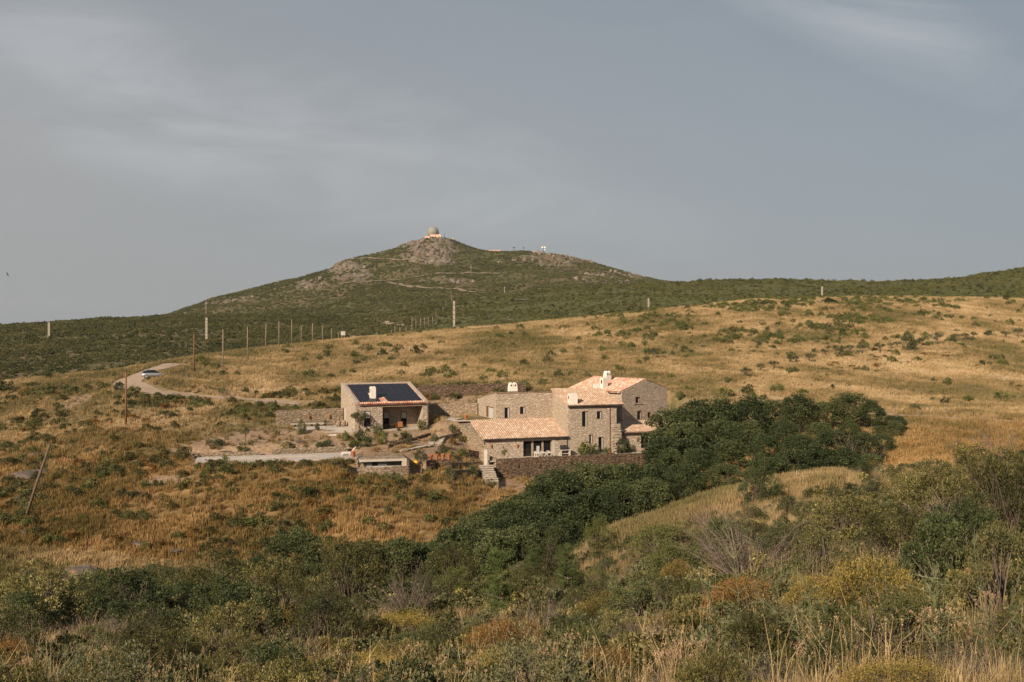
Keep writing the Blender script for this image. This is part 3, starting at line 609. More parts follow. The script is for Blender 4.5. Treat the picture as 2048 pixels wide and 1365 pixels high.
# low wing C with its flaring left wall
cw = MB().prism([(0, 0), (13.42, 0), (13.42, 7.0), (0, 7.0)], ZF - 2.6, [EC - .06, EC - .06, RC - .10, RC - .10]).build('wall', M_STONE, farm)
gs0, gs1 = H.s(1046.5), H.s(1104.0); gz0, gz1 = ZF + .02, H.z(881.5, 8)
cut(cw, [(gs0, gs1, -0.5, 2.6, gz0, gz1)])
sw = MB().prism([(-0.02, -0.02), (-0.02, 7.4), (-2.75, 7.4)], [ZF - 3.2] * 3, [EC - .03, RC - .02, RC - .02]).build('side_wall', M_DRYP, farm)
MB().prism([(-2.80, 7.35), (-0.55, 7.35), (-0.55, 6.0), (-2.35, 6.0)][::-1], RC - .03, RC + .07).build('coping', M_CONC, farm)
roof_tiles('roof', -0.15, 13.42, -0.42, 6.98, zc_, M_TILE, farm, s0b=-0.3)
# glazed sliding doors in the low wing
gd = MB(); D_ = 0.42
for t, w in ((0.0, .07), (0.345, .16), (0.70, .16), (1.0, .07)):
    x = gs0 + (gs1 - gs0) * t; gd.box(x - (w if t else -0.003), x + (w if t < 1 else -0.003) if t else x + w, D_ - .05, D_ + .05, gz0 + .01, gz1 - .13)
gd.box(gs0 + .004, gs1 - .004, D_ - .06, D_ + .06, gz1 - .12, gz1 - .004)
gdo = gd.build('glass_door', M_WOOD, farm); tag(gdo, None)
MB().box(gs0 + .1, gs1 - .1, D_ + .07, D_ + .09, gz0 + .01, gz1 - .13).build('pane', M_GLASS, gdo)
MB().box(gs0 - .35, gs1 + .55, -0.03, 0.24, gz1 + .003, gz1 + .22).build('lintel', M_CONC, farm)
MB().box(gs1 + .004, gs1 + .48, -0.025, 0.24, gz0, gz1).build('door_jamb', M_CONC, farm)
MB().box(H.s(1075), H.s(1081), D_ + .035, D_ + .06, gz0 + .2, gz1 - .9).build('curtain', M_BLIND, gdo)
# gutters and downpipes
MB().tube([(-.2, -.47, EC - .04), (13.4, -.47, EC - .04)], .055, 6).build('gutter', M_DARKM, farm)
MB().tube([(.06, -.45, EC - .06), (.06, -.10, EC - .3), (.06, -.10, ZF + 2.1)], .045, 6).build('downpipe', M_DARKM, farm)
MB().tube([(13.25, -.45, EC - .08), (13.25, -.10, EC - .3), (13.25, -.10, ZF + .1)], .045, 6).build('downpipe', M_DARKM, farm)
# upper wing A, roof falling away behind
a0, a1 = 4.06, 13.45; AT = -9.84; AB = -11.46
aw = MB().prism([(a0, 7.0), (a1, 7.0), (a1, 17.6), (a0, 17.6)], RC - 1.0, [AT - .05, AT - .05, AB - .05, AB - .05]).build('wall', M_STONE, farm)
A_OPEN = [(1009, 1019.7, 814.8, 836.3), (1040, 1051, 813.9, 828.7)]
ao = [(H.s(l, 7), H.s(r, 7), H.z(b, 8, 7), H.z(t, 8, 7)) for l, r, t, b in A_OPEN]
dd1, dd0 = H.left_d(972.5, a0), H.left_d(986.6, a0); dz0, dz1 = RC + .05, H.z(813.5, a0, (dd0 + dd1) / 2)
cut(aw, [(s0, s1, 6.5, 7.22, z0, z1) for s0, s1, z0, z1 in ao] + [(a0 - .5, a0 + .22, dd0, dd1, dz0, dz1)])
for i, (s0, s1, z0, z1) in enumerate(ao): window(farm, s0 + .003, s1 - .003, z0 + .003, z1 - .003, 7.0, curtain=.22)
# glass door in the end wall of A
ed = MB(); ed.box(a0 + .02, a0 + .19, dd0 + .003, dd0 + .10, dz0, dz1); ed.box(a0 + .02, a0 + .19, dd1 - .9, dd1 - .003, dz0, dz1); ed.box(a0 + .02, a0 + .19, dd0 + .1, dd1 - .9, dz1 - .1, dz1 - .003)
edo = ed.build('glass_door', M_BROWN, farm); MB().box(a0 + .14, a0 + .17, dd0 + .1, dd1 - .9, dz0 + .02, dz1 - .1).build('pane', M_BLIND, edo)
MB().box(a0 + .10, a0 + .135, dd1 - 1.06, dd1 - .93, dz0 + .02, dz1 - .1).build('frame', M_CONC, edo)
def za_(s, d): return AT + (AB - AT) * (d - 7.0) / 10.6
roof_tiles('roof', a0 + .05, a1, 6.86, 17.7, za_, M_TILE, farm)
chimney(farm, (H.s(1018, 8.2) + H.s(1035.5, 8.2)) / 2, 8.2, za_(0, 8.2) - .3, 1.38, .8, 1.95, True)
# tower B
b0, b1 = 13.46, 21.48; BE = -11.62; BR = -9.46
def zb_(s, d): return BE + (BR - BE) * (d + 0.35) / 7.35
bw = MB().prism([(b0, -.04), (b1, -.04), (b1, 7.0), (b0, 7.0)], ZF - 2.6, [BE - .02, BE - .02, BR - .1, BR - .1]).build('wall', M_STONE, farm)
def z6(x, y): return (1140 + x / 9.75, 780 + y / 9.75)
B_OPEN = [(232, 338, 420, 722), (520, 622, 415, 572), (372, 445, 872, 1050), (552, 652, 920, 1205)]
bo = []
for l, r, t, b in B_OPEN:
    pl, pt = z6(l, t); pr, pb = z6(r, b); s0, s1 = H.s(pl), H.s(pr); bo.append((s0, s1, max(ZF + .02, H.z(pb, s0)), H.z(pt, s0)))
cut(bw, [(s0, s1, -.5, .20, z0, z1) for s0, s1, z0, z1 in bo])
for i, (s0, s1, z0, z1) in enumerate(bo): window(farm, s0 + .003, s1 - .003, z0 + .003, z1 - .003, -.04, depth=.24, curtain=.17, kind='door' if i == 3 else 'window')
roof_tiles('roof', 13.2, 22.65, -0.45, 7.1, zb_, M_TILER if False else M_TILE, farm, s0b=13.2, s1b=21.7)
MB().tube([(13.2, -.5, BE - .06), (22.5, -.5, BE - .06)], .05, 6).build('gutter', M_DARKM, farm)
dp = H.s(1219.3); MB().tube([(dp, -.48, BE - .1), (dp, -.13, BE - .3), (dp, -.13, ZF + .1)], .045, 6).build('downpipe', M_IRON, farm)
chimney(farm, (H.s(1138.8, .2) + H.s(1155, .2)) / 2, .1, BE - .1, 1.28, .95, 1.92)
MB().box(H.s(1188, 6.9), H.s(1197.6, 6.9), 6.75, 7.3, BR - .25, BR + .72).build('chimney', M_WHITE, farm)
# broken-stone buttress on the tower's right corner
rb = np.random.default_rng(3); bt = MB()
z = ZF - .3; 
while z < ZF + 4.5:
    h = rb.uniform(.12, .24); f = (z - ZF) / 4.5; r = .95 * (1 - f * .55) + rb.uniform(-.12, .12)
    bt.box(b1 - .35 - rb.uniform(0, .5), b1 + r + .12, -.34 + rb.uniform(-.08, .08) * 1.5 + .1 * f, .8, z, z + h * .96); z += h
bt.build('buttress', M_STONE, farm)
# ---- gabled block D, turned away
Dg = Frame(1243.7, 160.0, 38); DE = -9.96; DR = -8.2
ang = Dg.t - H.t
def d2h(s, d):      # D frame -> farmhouse local
    x, y, _ = Dg.w(s, d, 0); vx, vy = x - H.x, y - H.y; return (vx * H.c + vy * H.n, -vx * H.n + vy * H.c)
dblk = empty('gabled_block', (*d2h(0, 0), 0), ang); dblk.parent = farm
DW, DD, DPk = 10.55, 12.6, 5.6
dwm = MB(); dwm.add([(0, 0, ZF - 1), (DW, 0, ZF - 1), (DW, 0, DE + .12), (DPk, 0, DR), (0, 0, DE), (0, DD, ZF - 1), (DW, DD, ZF - 1), (DW, DD, DE + .12), (DPk, DD, DR), (0, DD, DE)],
                    [(0, 1, 2, 3, 4), (9, 8, 7, 6, 5), (0, 5, 6, 1), (1, 6, 7, 2), (2, 7, 8, 3), (3, 8, 9, 4), (4, 9, 5, 0)])
dwo = dwm.build('wall', M_STONE, dblk)
def cut_in(o, root, boxes):
    cutter = MB()
    for b in boxes: cutter.box(*b)
    c = cutter.build('cutter', [M_STONE]); bpy.context.view_layer.update(); c.matrix_world = root.matrix_world
    md = o.modifiers.new('b', 'BOOLEAN'); md.object = c; md.operation = 'DIFFERENCE'; md.solver = 'EXACT'
    bpy.context.view_layer.update(); nm = bpy.data.meshes.new_from_object(o.evaluated_get(bpy.context.evaluated_depsgraph_get())); o.modifiers.clear(); o.data = nm; bpy.data.objects.remove(c)
D_OPEN = [(1278, 1368, 140, 262), (1310, 1402, 415, 590), (1515, 1575, 440, 552)]
do_ = []
for l, r, t, b in D_OPEN:
    pl, pt = z6(l, t); pr, pb = z6(r, b); s0, s1 = Dg.s(pl), Dg.s(pr); do_.append((s0, s1, Dg.z(pb, s0), Dg.z(pt, s0)))
cut_in(dwo, dblk, [(s0, s1, -.5, .24, z0, z1) for s0, s1, z0, z1 in do_])
for i, (s0, s1, z0, z1) in enumerate(do_): window(dblk, s0 + .003, s1 - .003, z0 + .003, z1 - .003, 0, curtain=.0 if i == 2 else .16, depth=.25)
MB().box(do_[0][0] - .35, do_[0][1] + .45, -.12, .05, do_[0][2] - .14, do_[0][2] - .02).build('sill', M_STONE, dblk)
def zd1(s, d): return DE + (DR - DE) * s / DPk + .03
def zd2(s, d): return DR + (DE + .12 - DR) * (s - DPk) / (DW - DPk) + .03
# tiles run down toward s=0 / s=DW: build in a turned helper frame (u along ridge)
lr = empty('roof', (0, 0, 0), R(90)); lr.parent = dblk   # u = d, v = -s
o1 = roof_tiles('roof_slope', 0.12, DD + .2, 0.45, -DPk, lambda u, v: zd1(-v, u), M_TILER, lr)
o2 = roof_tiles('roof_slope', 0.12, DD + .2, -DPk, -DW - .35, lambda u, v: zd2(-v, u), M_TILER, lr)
MB().tube([(DPk, .1, DR + .07), (DPk, DD + .2, DR + .07)], .13, 8).build('ridge_cap', M_TILER, dblk)
for (c1, c2, c3, c4, tw_) in ((1211, 1225, 742.5, 758, True), (1203.5, 1217.5, 756, 776, False)):
    # stacks on the front slope of D, placed by depth along the ridge
    sx_, yd_ = (3.5, 6.7) if tw_ else (.75, 4.6); pz = Dg.Y(sx_, yd_)
    ww = (c2 - c1) / F * pz; top = -(c3 - HY) / F * Dg.Y(sx_, yd_); zb = zd1(sx_, yd_) - .35
    chimney(dblk, sx_, yd_, zb, ww * .95, .8, top - zb, tw_)
# ---- small right wing E
e0 = H.s(1242.2, 1.0); e1 = 33.5; EE = -16.15; ER = -14.85
ew = MB().prism([(e0, 1.0), (e1, 1.0), (e1, 5.2), (e0, 5.2)], ZF - 1.5, [EE - .03, EE - .03, ER - .1, ER - .1]).build('wall', M_STONE, farm)
eo0, eo1, ez0, ez1 = H.s(1282, 1), H.s(1324, 1), ZF + .45, H.z(867.5, 26, 1)
cut(ew, [(eo0, eo1, .5, 3.0, ez0, ez1)])
eg = MB()
for t in (0, .40, .8, 1): x = eo0 + (eo1 - eo0) * t; eg.box(x - .05 + (.055 if t == 0 else 0), x + .05 - (.055 if t == 1 else 0), 1.3, 1.4, ez0, ez1 - .1)
eg.box(eo0 + .004, eo1 - .004, 1.3, 1.4, ez1 - .1, ez1 - .004); ego = eg.build('glass_door', M_CONC, farm); MB().box(eo0 + .05, eo1 - .05, 1.42, 1.44, ez0, ez1 - .1).build('pane', M_GLASS, ego)
MB().box(eo0 - .1, eo1 + .4, .97, 1.2, ez1 + .003, ez1 + .16).build('lintel', M_CONC, farm)
def ze_(s, d): return EE + (ER - EE) * (d - .6) / 4.4
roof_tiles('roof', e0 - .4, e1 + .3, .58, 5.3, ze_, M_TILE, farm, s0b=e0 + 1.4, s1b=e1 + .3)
MB().tube([(e0 - .4, .53, EE - .05), (e1, .53, EE - .05)], .05, 6).build('gutter', M_DARKM, farm)
MB().tube([(e0 + .03, .53, EE - .1), (e0 + .03, .93, EE - .3), (e0 + .03, .93, ZF)], .045, 6).build('downpipe', M_IRON, farm)
# terracotta wall lamps
def wall_lamp(parent, s, d, z, side=False):
    b = MB(); b.lathe([(.03, 0), (.10, .02), (.12, .42), (.10, .45), (.03, .45)], (s, d - .14, z), 10); b.box(s - .04, s + .04, d - .1, d + .02, z + .15, z + .25)
    return b.build('wall_lamp', M_TERRA, parent)
wall_lamp(farm, H.s(1034), 0, H.z(895, 5)); wall_lamp(farm, H.s(982), 0, H.z(896, 1)); wall_lamp(farm, H.s(1273.5, 1), 1.0, H.z(883, 24, 1))
# ------------------------------------------------------------------ front terrace and its retaining wall
def stone_wall(name, label, cat, frame, s0, s1, d, zt0, zt1, zb, thick=.45, mat=None, cap=None, n=None, rough=.05, loc_from=None, group=None, curve=0.0):
    """coursed dry wall with an uneven top and face; local frame of the given Frame"""
    n = n or max(4, int((s1 - s0) / .35)); rg = np.random.default_rng(int(abs(s0 * 31 + d * 17 + zt0 * 7)) + 5)
    root = empty('_', (0, 0, 0)); bpy.data.objects.remove(root)
    vs = []; fs = []; nz_ = 7
    for i in range(n + 1):
        t = i / n; s = s0 + (s1 - s0) * t; zt = zt0 + (zt1 - zt0) * t + rg.uniform(-rough, rough); dd = d + curve * math.sin(math.pi * t)
        for j in range(nz_): 
            f = j / (nz_ - 1); vs.append((s, dd - .05 * (1 - f) + rg.uniform(-.03, .03), zb + (zt - zb) * f))
        for j in range(nz_): 
            f = j / (nz_ - 1); vs.append((s, dd + thick, zt - (zt - zb) * f))
    k = 2 * nz_
    for i in range(n):
        for j in range(k): fs.append((i * k + j, (i + 1) * k + j, (i + 1) * k + (j + 1) % k, i * k + (j + 1) % k))
    fs += [tuple(range(k)), tuple(n * k + j for j in range(k - 1, -1, -1))]
    b = MB(); b.add(vs, fs); o = b.build(name, mat or M_DRY, None, loc=(frame.x, frame.y, 0), rot=(0, 0, frame.t))
    if label: tag(o, label, cat, group)
    return o
TW = Frame(993.2, 145.0, 15.5)
tw0 = stone_wall('retaining_wall', 'long rusty dry stone retaining wall holding the terrace in front of the farmhouse', 'wall', TW, 0, 33, 0, -18.86, -18.75, -23.6, .85, M_DRY)
# small dark drain slots with a slab over them
for (x, y) in ((785, 850), (1235, 830), (1885, 770)):
    p = (960 + x / 10.24, 850 + y / 10.24); s = TW.s(p[0]); zz = TW.z(p[1], s)
    MB().box(s - .12, s + .12, -.10, .05, zz - .22, zz + .22).build('drain_slot', M_DARKI, tw0)
TL = Frame(993.2, 145.0, 15.5 + 118)
stone_wall('retaining_wall', 'short return wall stepping back from the terrace corner to the white gate', 'wall', TL, 0.1, 2.6, -.45, -18.86, -18.5, -22.5, .45, M_DRYP)
def slab(name, frame, s0, s1, d0, d1, z, th, mat, label=None, cat=None, kind=None):
    o = MB().box(s0, s1, d0, d1, z - th, z).build(name, mat, None, loc=(frame.x, frame.y, 0), rot=(0, 0, frame.t), bevel=.01)
    return tag(o, label, cat, None, kind)
slab('terrace_paving', H, 0.0, 31, -3.3, -.06, ZF + .02, .12, M_CONC, kind='structure')
# ------------------------------------------------------------------ annex with solar roof
A = Frame(710.0, 150.0, 22); annex = tag(empty('annex_house', (A.x, A.y, 0), A.t), 'small square stone house with black solar panels over its sloping roof', 'house')
WA, DA = 11.4, 9.8; zE, zB = -11.2, -8.75; ZA = -15.4
def zr(d): return zE + (zB - zE) * d / DA
ab = MB().prism([(0, 0), (WA, 0), (WA, DA), (0, DA)], ZA - 1.6, [zr(0) - .12, zr(0) - .12, zr(DA) - .12, zr(DA) - .12]).build('wall', M_STONE, annex)
p0, p1 = A.s(765), A.s(845.5); pz0, pz1 = ZA + .12, A.z(814.0, 5)
w0, w1, wz0, wz1 = A.s(728.3), A.s(741.6), A.z(853.8, 2), A.z(821.6, 2)
ld0, ld1 = A.left_d(691.8, 0), A.left_d(687, 0)
cut(ab, [(p0, p1, -1, 3.2, pz0, pz1), (w0, w1, -.5, .24, wz0, wz1), (-.5, .12, ld0, ld1, ZA + .25, A.z(816.7, 0, ld0))])
window(annex, w0 + .003, w1 - .003, wz0 + .003, wz1 - .003, 0, depth=.24, blind=.45)
MB().box(.03, .10, ld0 + .01, ld1 - .01, ZA + .26, A.z(816.7, 0, ld0) - .01).build('door', M_CONC, annex)
# parapets raised round the roof, capped with concrete
for nm, q in (('parapet', [(-.02, -.04), (.52, -.04), (.52, DA + .02), (-.02, DA + .02)]), ('parapet', [(WA - .52, -.04), (WA + .02, -.04), (WA + .02, DA + .02), (WA - .52, DA + .02)])):
    MB().prism(q, [zr(y) - .125 for x, y in q], [zr(y) + .27 for x, y in q]).build(nm, M_COPE, annex)
MB().prism([(.52, DA - .42), (WA - .52, DA - .42), (WA - .52, DA + .02), (.52, DA + .02)], zr(DA) - .2, zr(DA) + .26).build('parapet', M_COPE, annex)
roof_tiles('roof', .55, WA - .55, -.35, DA - .45, lambda s, d: zr(d), M_TILER, annex)
# portico: beam, rafter ends, back-wall openings
MB().box(p0 - .15, p1 + .28, -.06, .24, pz1 + .003, pz1 + .30).build('beam', M_WOOD, annex)
for i in range(14):
    x = p0 + .2 + (p1 - p0 - .1) * i / 13; MB().box(x - .05, x + .05, -.30, -.065, pz1 + .32, pz1 + .44).build('rafter', M_WOOD, annex)
for l, r in ((650, 708), (828, 888)):
    s0, s1 = A.s(640 + l / 5.12, 3.2), A.s(640 + r / 5.12, 3.2); z1_, z0_ = A.z(824, s0, 3.2), pz0 + .03
    b = MB(); b.box(s0, s0 + .07, 3.12, 3.19, z0_, z1_); b.box(s1 - .07, s1, 3.12, 3.19, z0_, z1_); b.box(s0 + .07, s1 - .07, 3.12, 3.19, z1_ - .07, z1_)
    o = b.build('window', M_BROWN, annex); MB().box(s0 + .07, s1 - .07, 3.15, 3.17, z0_, z1_ - .07).build('pane', M_GLASS, o); MB().box(s0 + .08, s1 - .08, 3.125, 3.145, z1_ - 1.0, z1_ - .08).build('blind', M_BLIND, o)
MB().box(p0 + .02, p1 - .02, .02, 3.15, pz0 - .1, pz0 + .02).build('floor_slab', M_CONC, annex)
# solar panels, four rows with a tiled gap by the chimney
ncol = 9; ps0, ps1 = .75, WA - .72; pw = (ps1 - ps0) / ncol; rows = 4; pd0, pd1 = .42, DA - .75; pl = (pd1 - pd0) / rows
pth = math.atan((zB - zE) / DA)
for r_i in range(rows):
    for c_i in range(ncol):
        s = ps0 + c_i * pw; d = pd0 + r_i * pl
        if r_i == 0 and c_i == 3: continue
        if r_i == 1 and c_i == 2: continue
        l_, r__ = s + .008, s + pw - .008; b, t = d + .012, d + pl - .03; z = .21
        MBp = MB(); MBp.prism([(l_, b), (r__, b), (r__, t), (l_, t)], [zr(b) + z - .03, zr(b) + z - .03, zr(t) + z - .03, zr(t) + z - .03], [zr(b) + z, zr(b) + z, zr(t) + z, zr(t) + z], 1)
        l2, r2, b2, t2 = l_ + .012, r__ - .012, b + .012, t - .012
        MBp.prism([(l2, b2), (r2, b2), (r2, t2), (l2, t2)], [zr(b2) + z - .01, zr(b2) + z - .01, zr(t2) + z - .01, zr(t2) + z - .01], [zr(b2) + z + .006, zr(b2) + z + .006, zr(t2) + z + .006, zr(t2) + z + .006], 0)
        MBp.build('solar_panel', [M_SOLAR, M_SFRAME], annex)
cs = (A.s(740.6, 2.0) + A.s(750.7, 2.0)) / 2
chimney(annex, cs, 1.7, zr(1.7) - .1, .82, .8, A.z(773.7, cs, 1.7) - zr(1.7) + .1)
MB().tube([(.3, -.42, zE - .03), (WA - .3, -.42, zE - .03)], .05, 6).build('gutter', M_TERRA, annex)
MB().tube([(WA + .1, -.2, zE - .1), (WA + .1, -.1, ZA - .2)], .045, 6).build('downpipe', M_IRON, annex)
# furniture under the portico
x = A.s(640 + 820 / 5.12, 1.6); ch = tag(empty('armchair', A.w(x, 1.6, pz0 + .02), A.t + R(170)), 'tan armchair standing under the portico roof of the small house', 'chair')
MB().box(-.38, .38, -.35, .35, .18, .46).build('seat', M_ORANGE, ch, bevel=.04); MB().prism([(-.38, .28), (.38, .28), (.38, .45), (-.38, .45)], .2, 1.05).build('backrest', M_ORANGE, ch, bevel=.04)
for sx_ in (-1, 1): MB().box(sx_ * .44 - .06, sx_ * .44 + .06, -.33, .33, .15, .64).build('armrest', M_ORANGE, ch, bevel=.03)
for sx_ in (-1, 1):
    for sy_ in (-1, 1): MB().box(sx_ * .4 - .03, sx_ * .4 + .03, sy_ * .28 - .03, sy_ * .28 + .03, 0, .17).build('leg', M_BROWN, ch)
x = A.s(640 + 720 / 5.12, 1.5); tb = tag(empty('patio_table', A.w(x, 1.5, pz0 + .02), A.t), 'dark wooden table in the shade under the portico', 'table')
MB().box(-.9, .9, -.45, .45, .70, .75).build('tabletop', M_BROWN, tb)
for sx_ in (-1, 1):
    for sy_ in (-1, 1): MB().box(sx_ * .8 - .04, sx_ * .8 + .04, sy_ * .37 - .04, sy_ * .37 + .04, 0, .69).build('leg', M_BROWN, tb)
# yard, steps and garden walls around it
slab('paved_yard', A, -8.2, -.05, 1.2, 6.8, -14.95, .3, M_CONC, kind='structure')
slab('paved_yard', A, -4.6, -.3, -.3, 1.15, -15.2, .3, M_CONC, kind='structure')
YW = Frame(600, 158.5, 20); 
ymark = stone_wall('yard_wall', 'dry stone wall with two terracotta lamps behind the paved yard', 'wall', A, -10.5, -.1, 7.6, -12.5, -12.35, -15.4, .5, M_DRYP)
for pxl in (617.5, 658): 
    s_ = A.s(pxl, 7.5); b = MB(); b.lathe([(.03, 0), (.11, .02), (.13, .46), (.1, .5), (.03, .5)], (s_, 7.5 - .15, -13.75), 10); b.build('wall_lamp', M_TERRA, ymark)
bn = tag(empty('stone_bench', A.w(-5.2, 6.6, -14.95), A.t), 'long pale concrete bench along the foot of the yard wall', 'bench')
MB().box(-3.2, 2.6, -.3, .45, .38, .5).build('seat', M_CONC, bn)
for sx_ in (-2.6, 0, 2.0): MB().box(sx_ - .1, sx_ + .1, -.1, .4, 0, .375).build('support', M_DARKI, bn)
for i, sx_ in enumerate((-1.45, -.72)):
    lg = MB().lathe([(.03, 0), (.34, .02), (.38, .3), (.36, .75), (.3, .9), (.03, .9)], (0, 0, 0), 12).build('clay_urn', M_DRYP, None, smooth=True, loc=A.w(sx_, 4.9 - i * .25, -14.95))
    tag(lg, 'round stone-coloured jar by the door of the small house, ' + ('left' if i == 0 else 'right') + ' one of the two', 'jar')
# low white kerb line in front of the annex
KB = Frame(653, 147.5, 20)
def hit_wall(name, label, cat, p0_, p1_, h0, thick, mat, zb=1.0, lift=0.0, zt=None, ymin=120, group=None, rough=.03, n=None):
    """wall standing on the ground between two places seen in the photo"""
    a = Vector(hit(*p0_, ymin)); b = Vector(hit(*p1_, ymin)); fr = Frame(1024, 100, 0); fr.x, fr.y = a.x, a.y; fr.t = math.atan2(b.y - a.y, b.x - a.x); fr.c, fr.n = math.cos(fr.t), math.sin(fr.t)
    Ln = math.hypot(b.x - a.x, b.y - a.y)
    return stone_wall(name, label, cat, fr, 0, Ln, 0, a.z + h0, b.z + h0, min(a.z, b.z) - zb, thick, mat, rough=rough, n=n, group=group)
# ------------------------------------------------------------------ pool, bunker, garden, stairs
P = Frame(389.5, 128.3, 15.5); ZP = -17.2
pl0, pl1 = 0, P.s(714); PD = 6.3
ws0, ws1, wd0, wd1 = 1.2, P.s(636, 3.4), 2.4, 4.3
dk = MB().box(0, pl1, 0, PD, ZP - .6, ZP).build('pool_deck', M_DECK, None, loc=(P.x, P.y, 0), rot=(0, 0, P.t)); tag(dk, kind='structure')
bpy.context.view_layer.update()
cut_in(dk, dk, [(ws0, ws1, wd0, wd1, ZP - .5, ZP + .1)])
tag(MB().box(ws0 + .003, ws1 - .003, wd0 + .003, wd1 - .003, ZP - .49, ZP - .24).build('pool_water', M_WATER, None, loc=(P.x, P.y, 0), rot=(0, 0, P.t)), kind='structure')
stone_wall('pool_edge_wall', 'low pale stone wall edging the left half of the pool deck', 'wall', P, -.6, P.s(520, 6.6), 6.6, ZP + .42, ZP + .48, ZP - .7, .4, M_DRYP, rough=.02)
stone_wall('pool_edge_wall', 'low pale stone wall behind the right half of the pool deck', 'wall', P, P.s(545, 6.8), P.s(695, 7), 7.0, ZP + .62, ZP + .78, ZP - .7, .45, M_DRYP, rough=.02)
# half-buried pool house
M_DULLG = simple('dull_glass', (0.12, 0.12, 0.11), .5)
B = Frame(718.7, 133.0, 14); bz1 = B.z(918.6, 3.3); bwid = B.s(813.6)
bk = tag(empty('pool_house', (B.x, B.y, 0), B.t), 'half buried concrete pool house with a long dark window under a grassy roof', 'building')
bb = MB().box(0, bwid, 0, 5.2, ZP - 2.6, bz1 - .02).build('wall', M_CONC, bk)
ob0, ob1, oz0, oz1 = B.s(720.5), B.s(804.2), B.z(933.4, 3), B.z(923.4, 3)
cut(bb, [(ob0, ob1, -.5, .8, oz0, oz1)])
for i, (a, b) in enumerate(((724, 745), (757, 775))):
    fo = MB(); s0, s1 = B.s(a), B.s(b); fo.box(s0, s1, .62, .66, oz0 + .01, oz1 - .1); fo.build('pane', M_DULLG, bk)
MB().box(ob0 + .01, ob1 - .01, .70, .78, oz0 + .005, oz1 - .005).build('pane', M_GLASS, bk)
for i in range(9):
    x = B.s(776) + (B.s(803) - B.s(776)) * i / 8; MB().box(x - .02, x + .02, .1, .14, oz0, oz1).build('bar', M_DARKM, bk)
MB().box(.1, bwid - .1, .35, 5.2, bz1 - .015, bz1 + .06).build('grass_roof', M_DRYP, bk)
stone_wall('bunker_apron', 'slope of loose pale rubble stones below the pool house window', 'wall', B, -.6, bwid + .2, -.5, oz0 - .05, oz0 + .05, ZP - 3.6, .5, M_DRYP, rough=.08, curve=-.5)
stone_wall('wing_wall', 'short stone wing wall left of the pool house', 'wall', Frame(716.5, 132.7, 100), 0, 2.0, 0, bz1 - .2, bz1 + .1, ZP - 2.5, .4, M_DRYP)
# dark doorway passage right of the pool house
dkm = MB().box(bwid + .05, bwid + .25, -.6, 4.6, ZP - 2.6, bz1 - .05).build('passage_wall', M_DRY, None, loc=(B.x, B.y, 0), rot=(0, 0, B.t)); tag(dkm, 'stone side wall of the sunken passage right of the pool house', 'wall')
# thin railing over the pool house
def railing(name, label, pts, h, mat, posts=6, infill=True, cat='fence', group=None):
    root = tag(empty(name, pts[0]), label, cat, group); o = Vector(pts[0]); n = posts
    P_ = [Vector(p) - o for p in pts]; seg = [(P_[i + 1] - P_[i]).length for i in range(len(P_) - 1)]; T = sum(seg)
    def on(t):
        d = t * T
        for i, L_ in enumerate(seg):
            if d <= L_ or i == len(seg) - 1: return P_[i].lerp(P_[i + 1], min(1, d / L_))
            d -= L_
    for i in range(n):
        p = on(i / (n - 1)); MB().tube([p + Vector((0, 0, -.1)), p + Vector((0, 0, h + .03))], .025, 6).build('post', mat, root)
    MB().tube([on(i / 12) + Vector((0, 0, h)) for i in range(13)], .018, 6).build('rail', mat, root)
    if infill:
        b = MB(); k = max(20, int(T / .14))
        for i in range(k): p = on(i / k + .003); b.tube([p + Vector((0, 0, .05)), p + Vector((0, 0, h - .02))], .008, 3)
        for z in (.3, .6): b.tube([on(i / 12) + Vector((0, 0, z)) for i in range(13)], .008, 3)
        b.build('mesh_panel', mat, root)
    return root
zr0 = bz1 + .05
railing('mesh_railing', 'thin rusty mesh railing standing over the pool house roof', [B.w(.6, 2.6, zr0), B.w(bwid - .3, 3.0, zr0), B.w(bwid - .15, 1.2, zr0)], 1.05, M_IRON, 5)
# wall with four terracotta pots
Wp = Frame(853.5, 138.0, 12); wz = Wp.z(920.5, 3); wl = Wp.s(903.5)
potw = stone_wall('pot_wall', 'low dry stone wall carrying four terracotta pots', 'wall', Wp, 0, wl, 0, wz, wz + .02, wz - 2.0, .9, M_DRY, rough=.015)
for i, pxl in enumerate((861.6, 873.2, 885.6, 897.6)):
    s = Wp.s(pxl, .4); r = (.30, .29, .28, .27)[i]; tag(MB().lathe([(.02, 0), (r * .68, 0), (r * .95, .62), (r * 1.12, .63), (r * 1.12, .78), (r * .9, .78), (r * .85, .66), (.02, .64)], (0, 0, 0), 14).build('flower_pot', M_TERRA, None, smooth=False, loc=Wp.w(s, .42, wz + .02)),
        'empty terracotta flower pot, %s of the four on the garden wall' % ('leftmost', 'second from left', 'third from left', 'rightmost')[i], 'flower pot', 'terracotta pots in a row on the wall')
for nm, (pxl, pyl, dp) in (('beside the lounge chairs at the end of the pool deck', (704, 915, P)),):
    r = .32; x, y = xy(706, 134.4); tag(MB().lathe([(.02, 0), (r * .68, 0), (r * .95, .62), (r * 1.12, .63), (r * 1.12, .78), (r * .9, .78), (r * .85, .66), (.02, .64)], (0, 0, 0), 14).build('flower_pot', M_TERRA, None, loc=(x, y, ZP)), 'terracotta flower pot ' + nm, 'flower pot')
x, y, z = at(822, 143.6); 
ym = tag(empty('cement_mixer', hit(832, 941, 128), R(30)), 'small yellow machine in the sunken corner right of the pool house', 'machine')
MB().lathe([(.05, 0), (.3, .05), (.42, .4), (.25, .8), (.2, .8)], (0, 0, .7), 12).build('drum', M_YELLOW, ym)
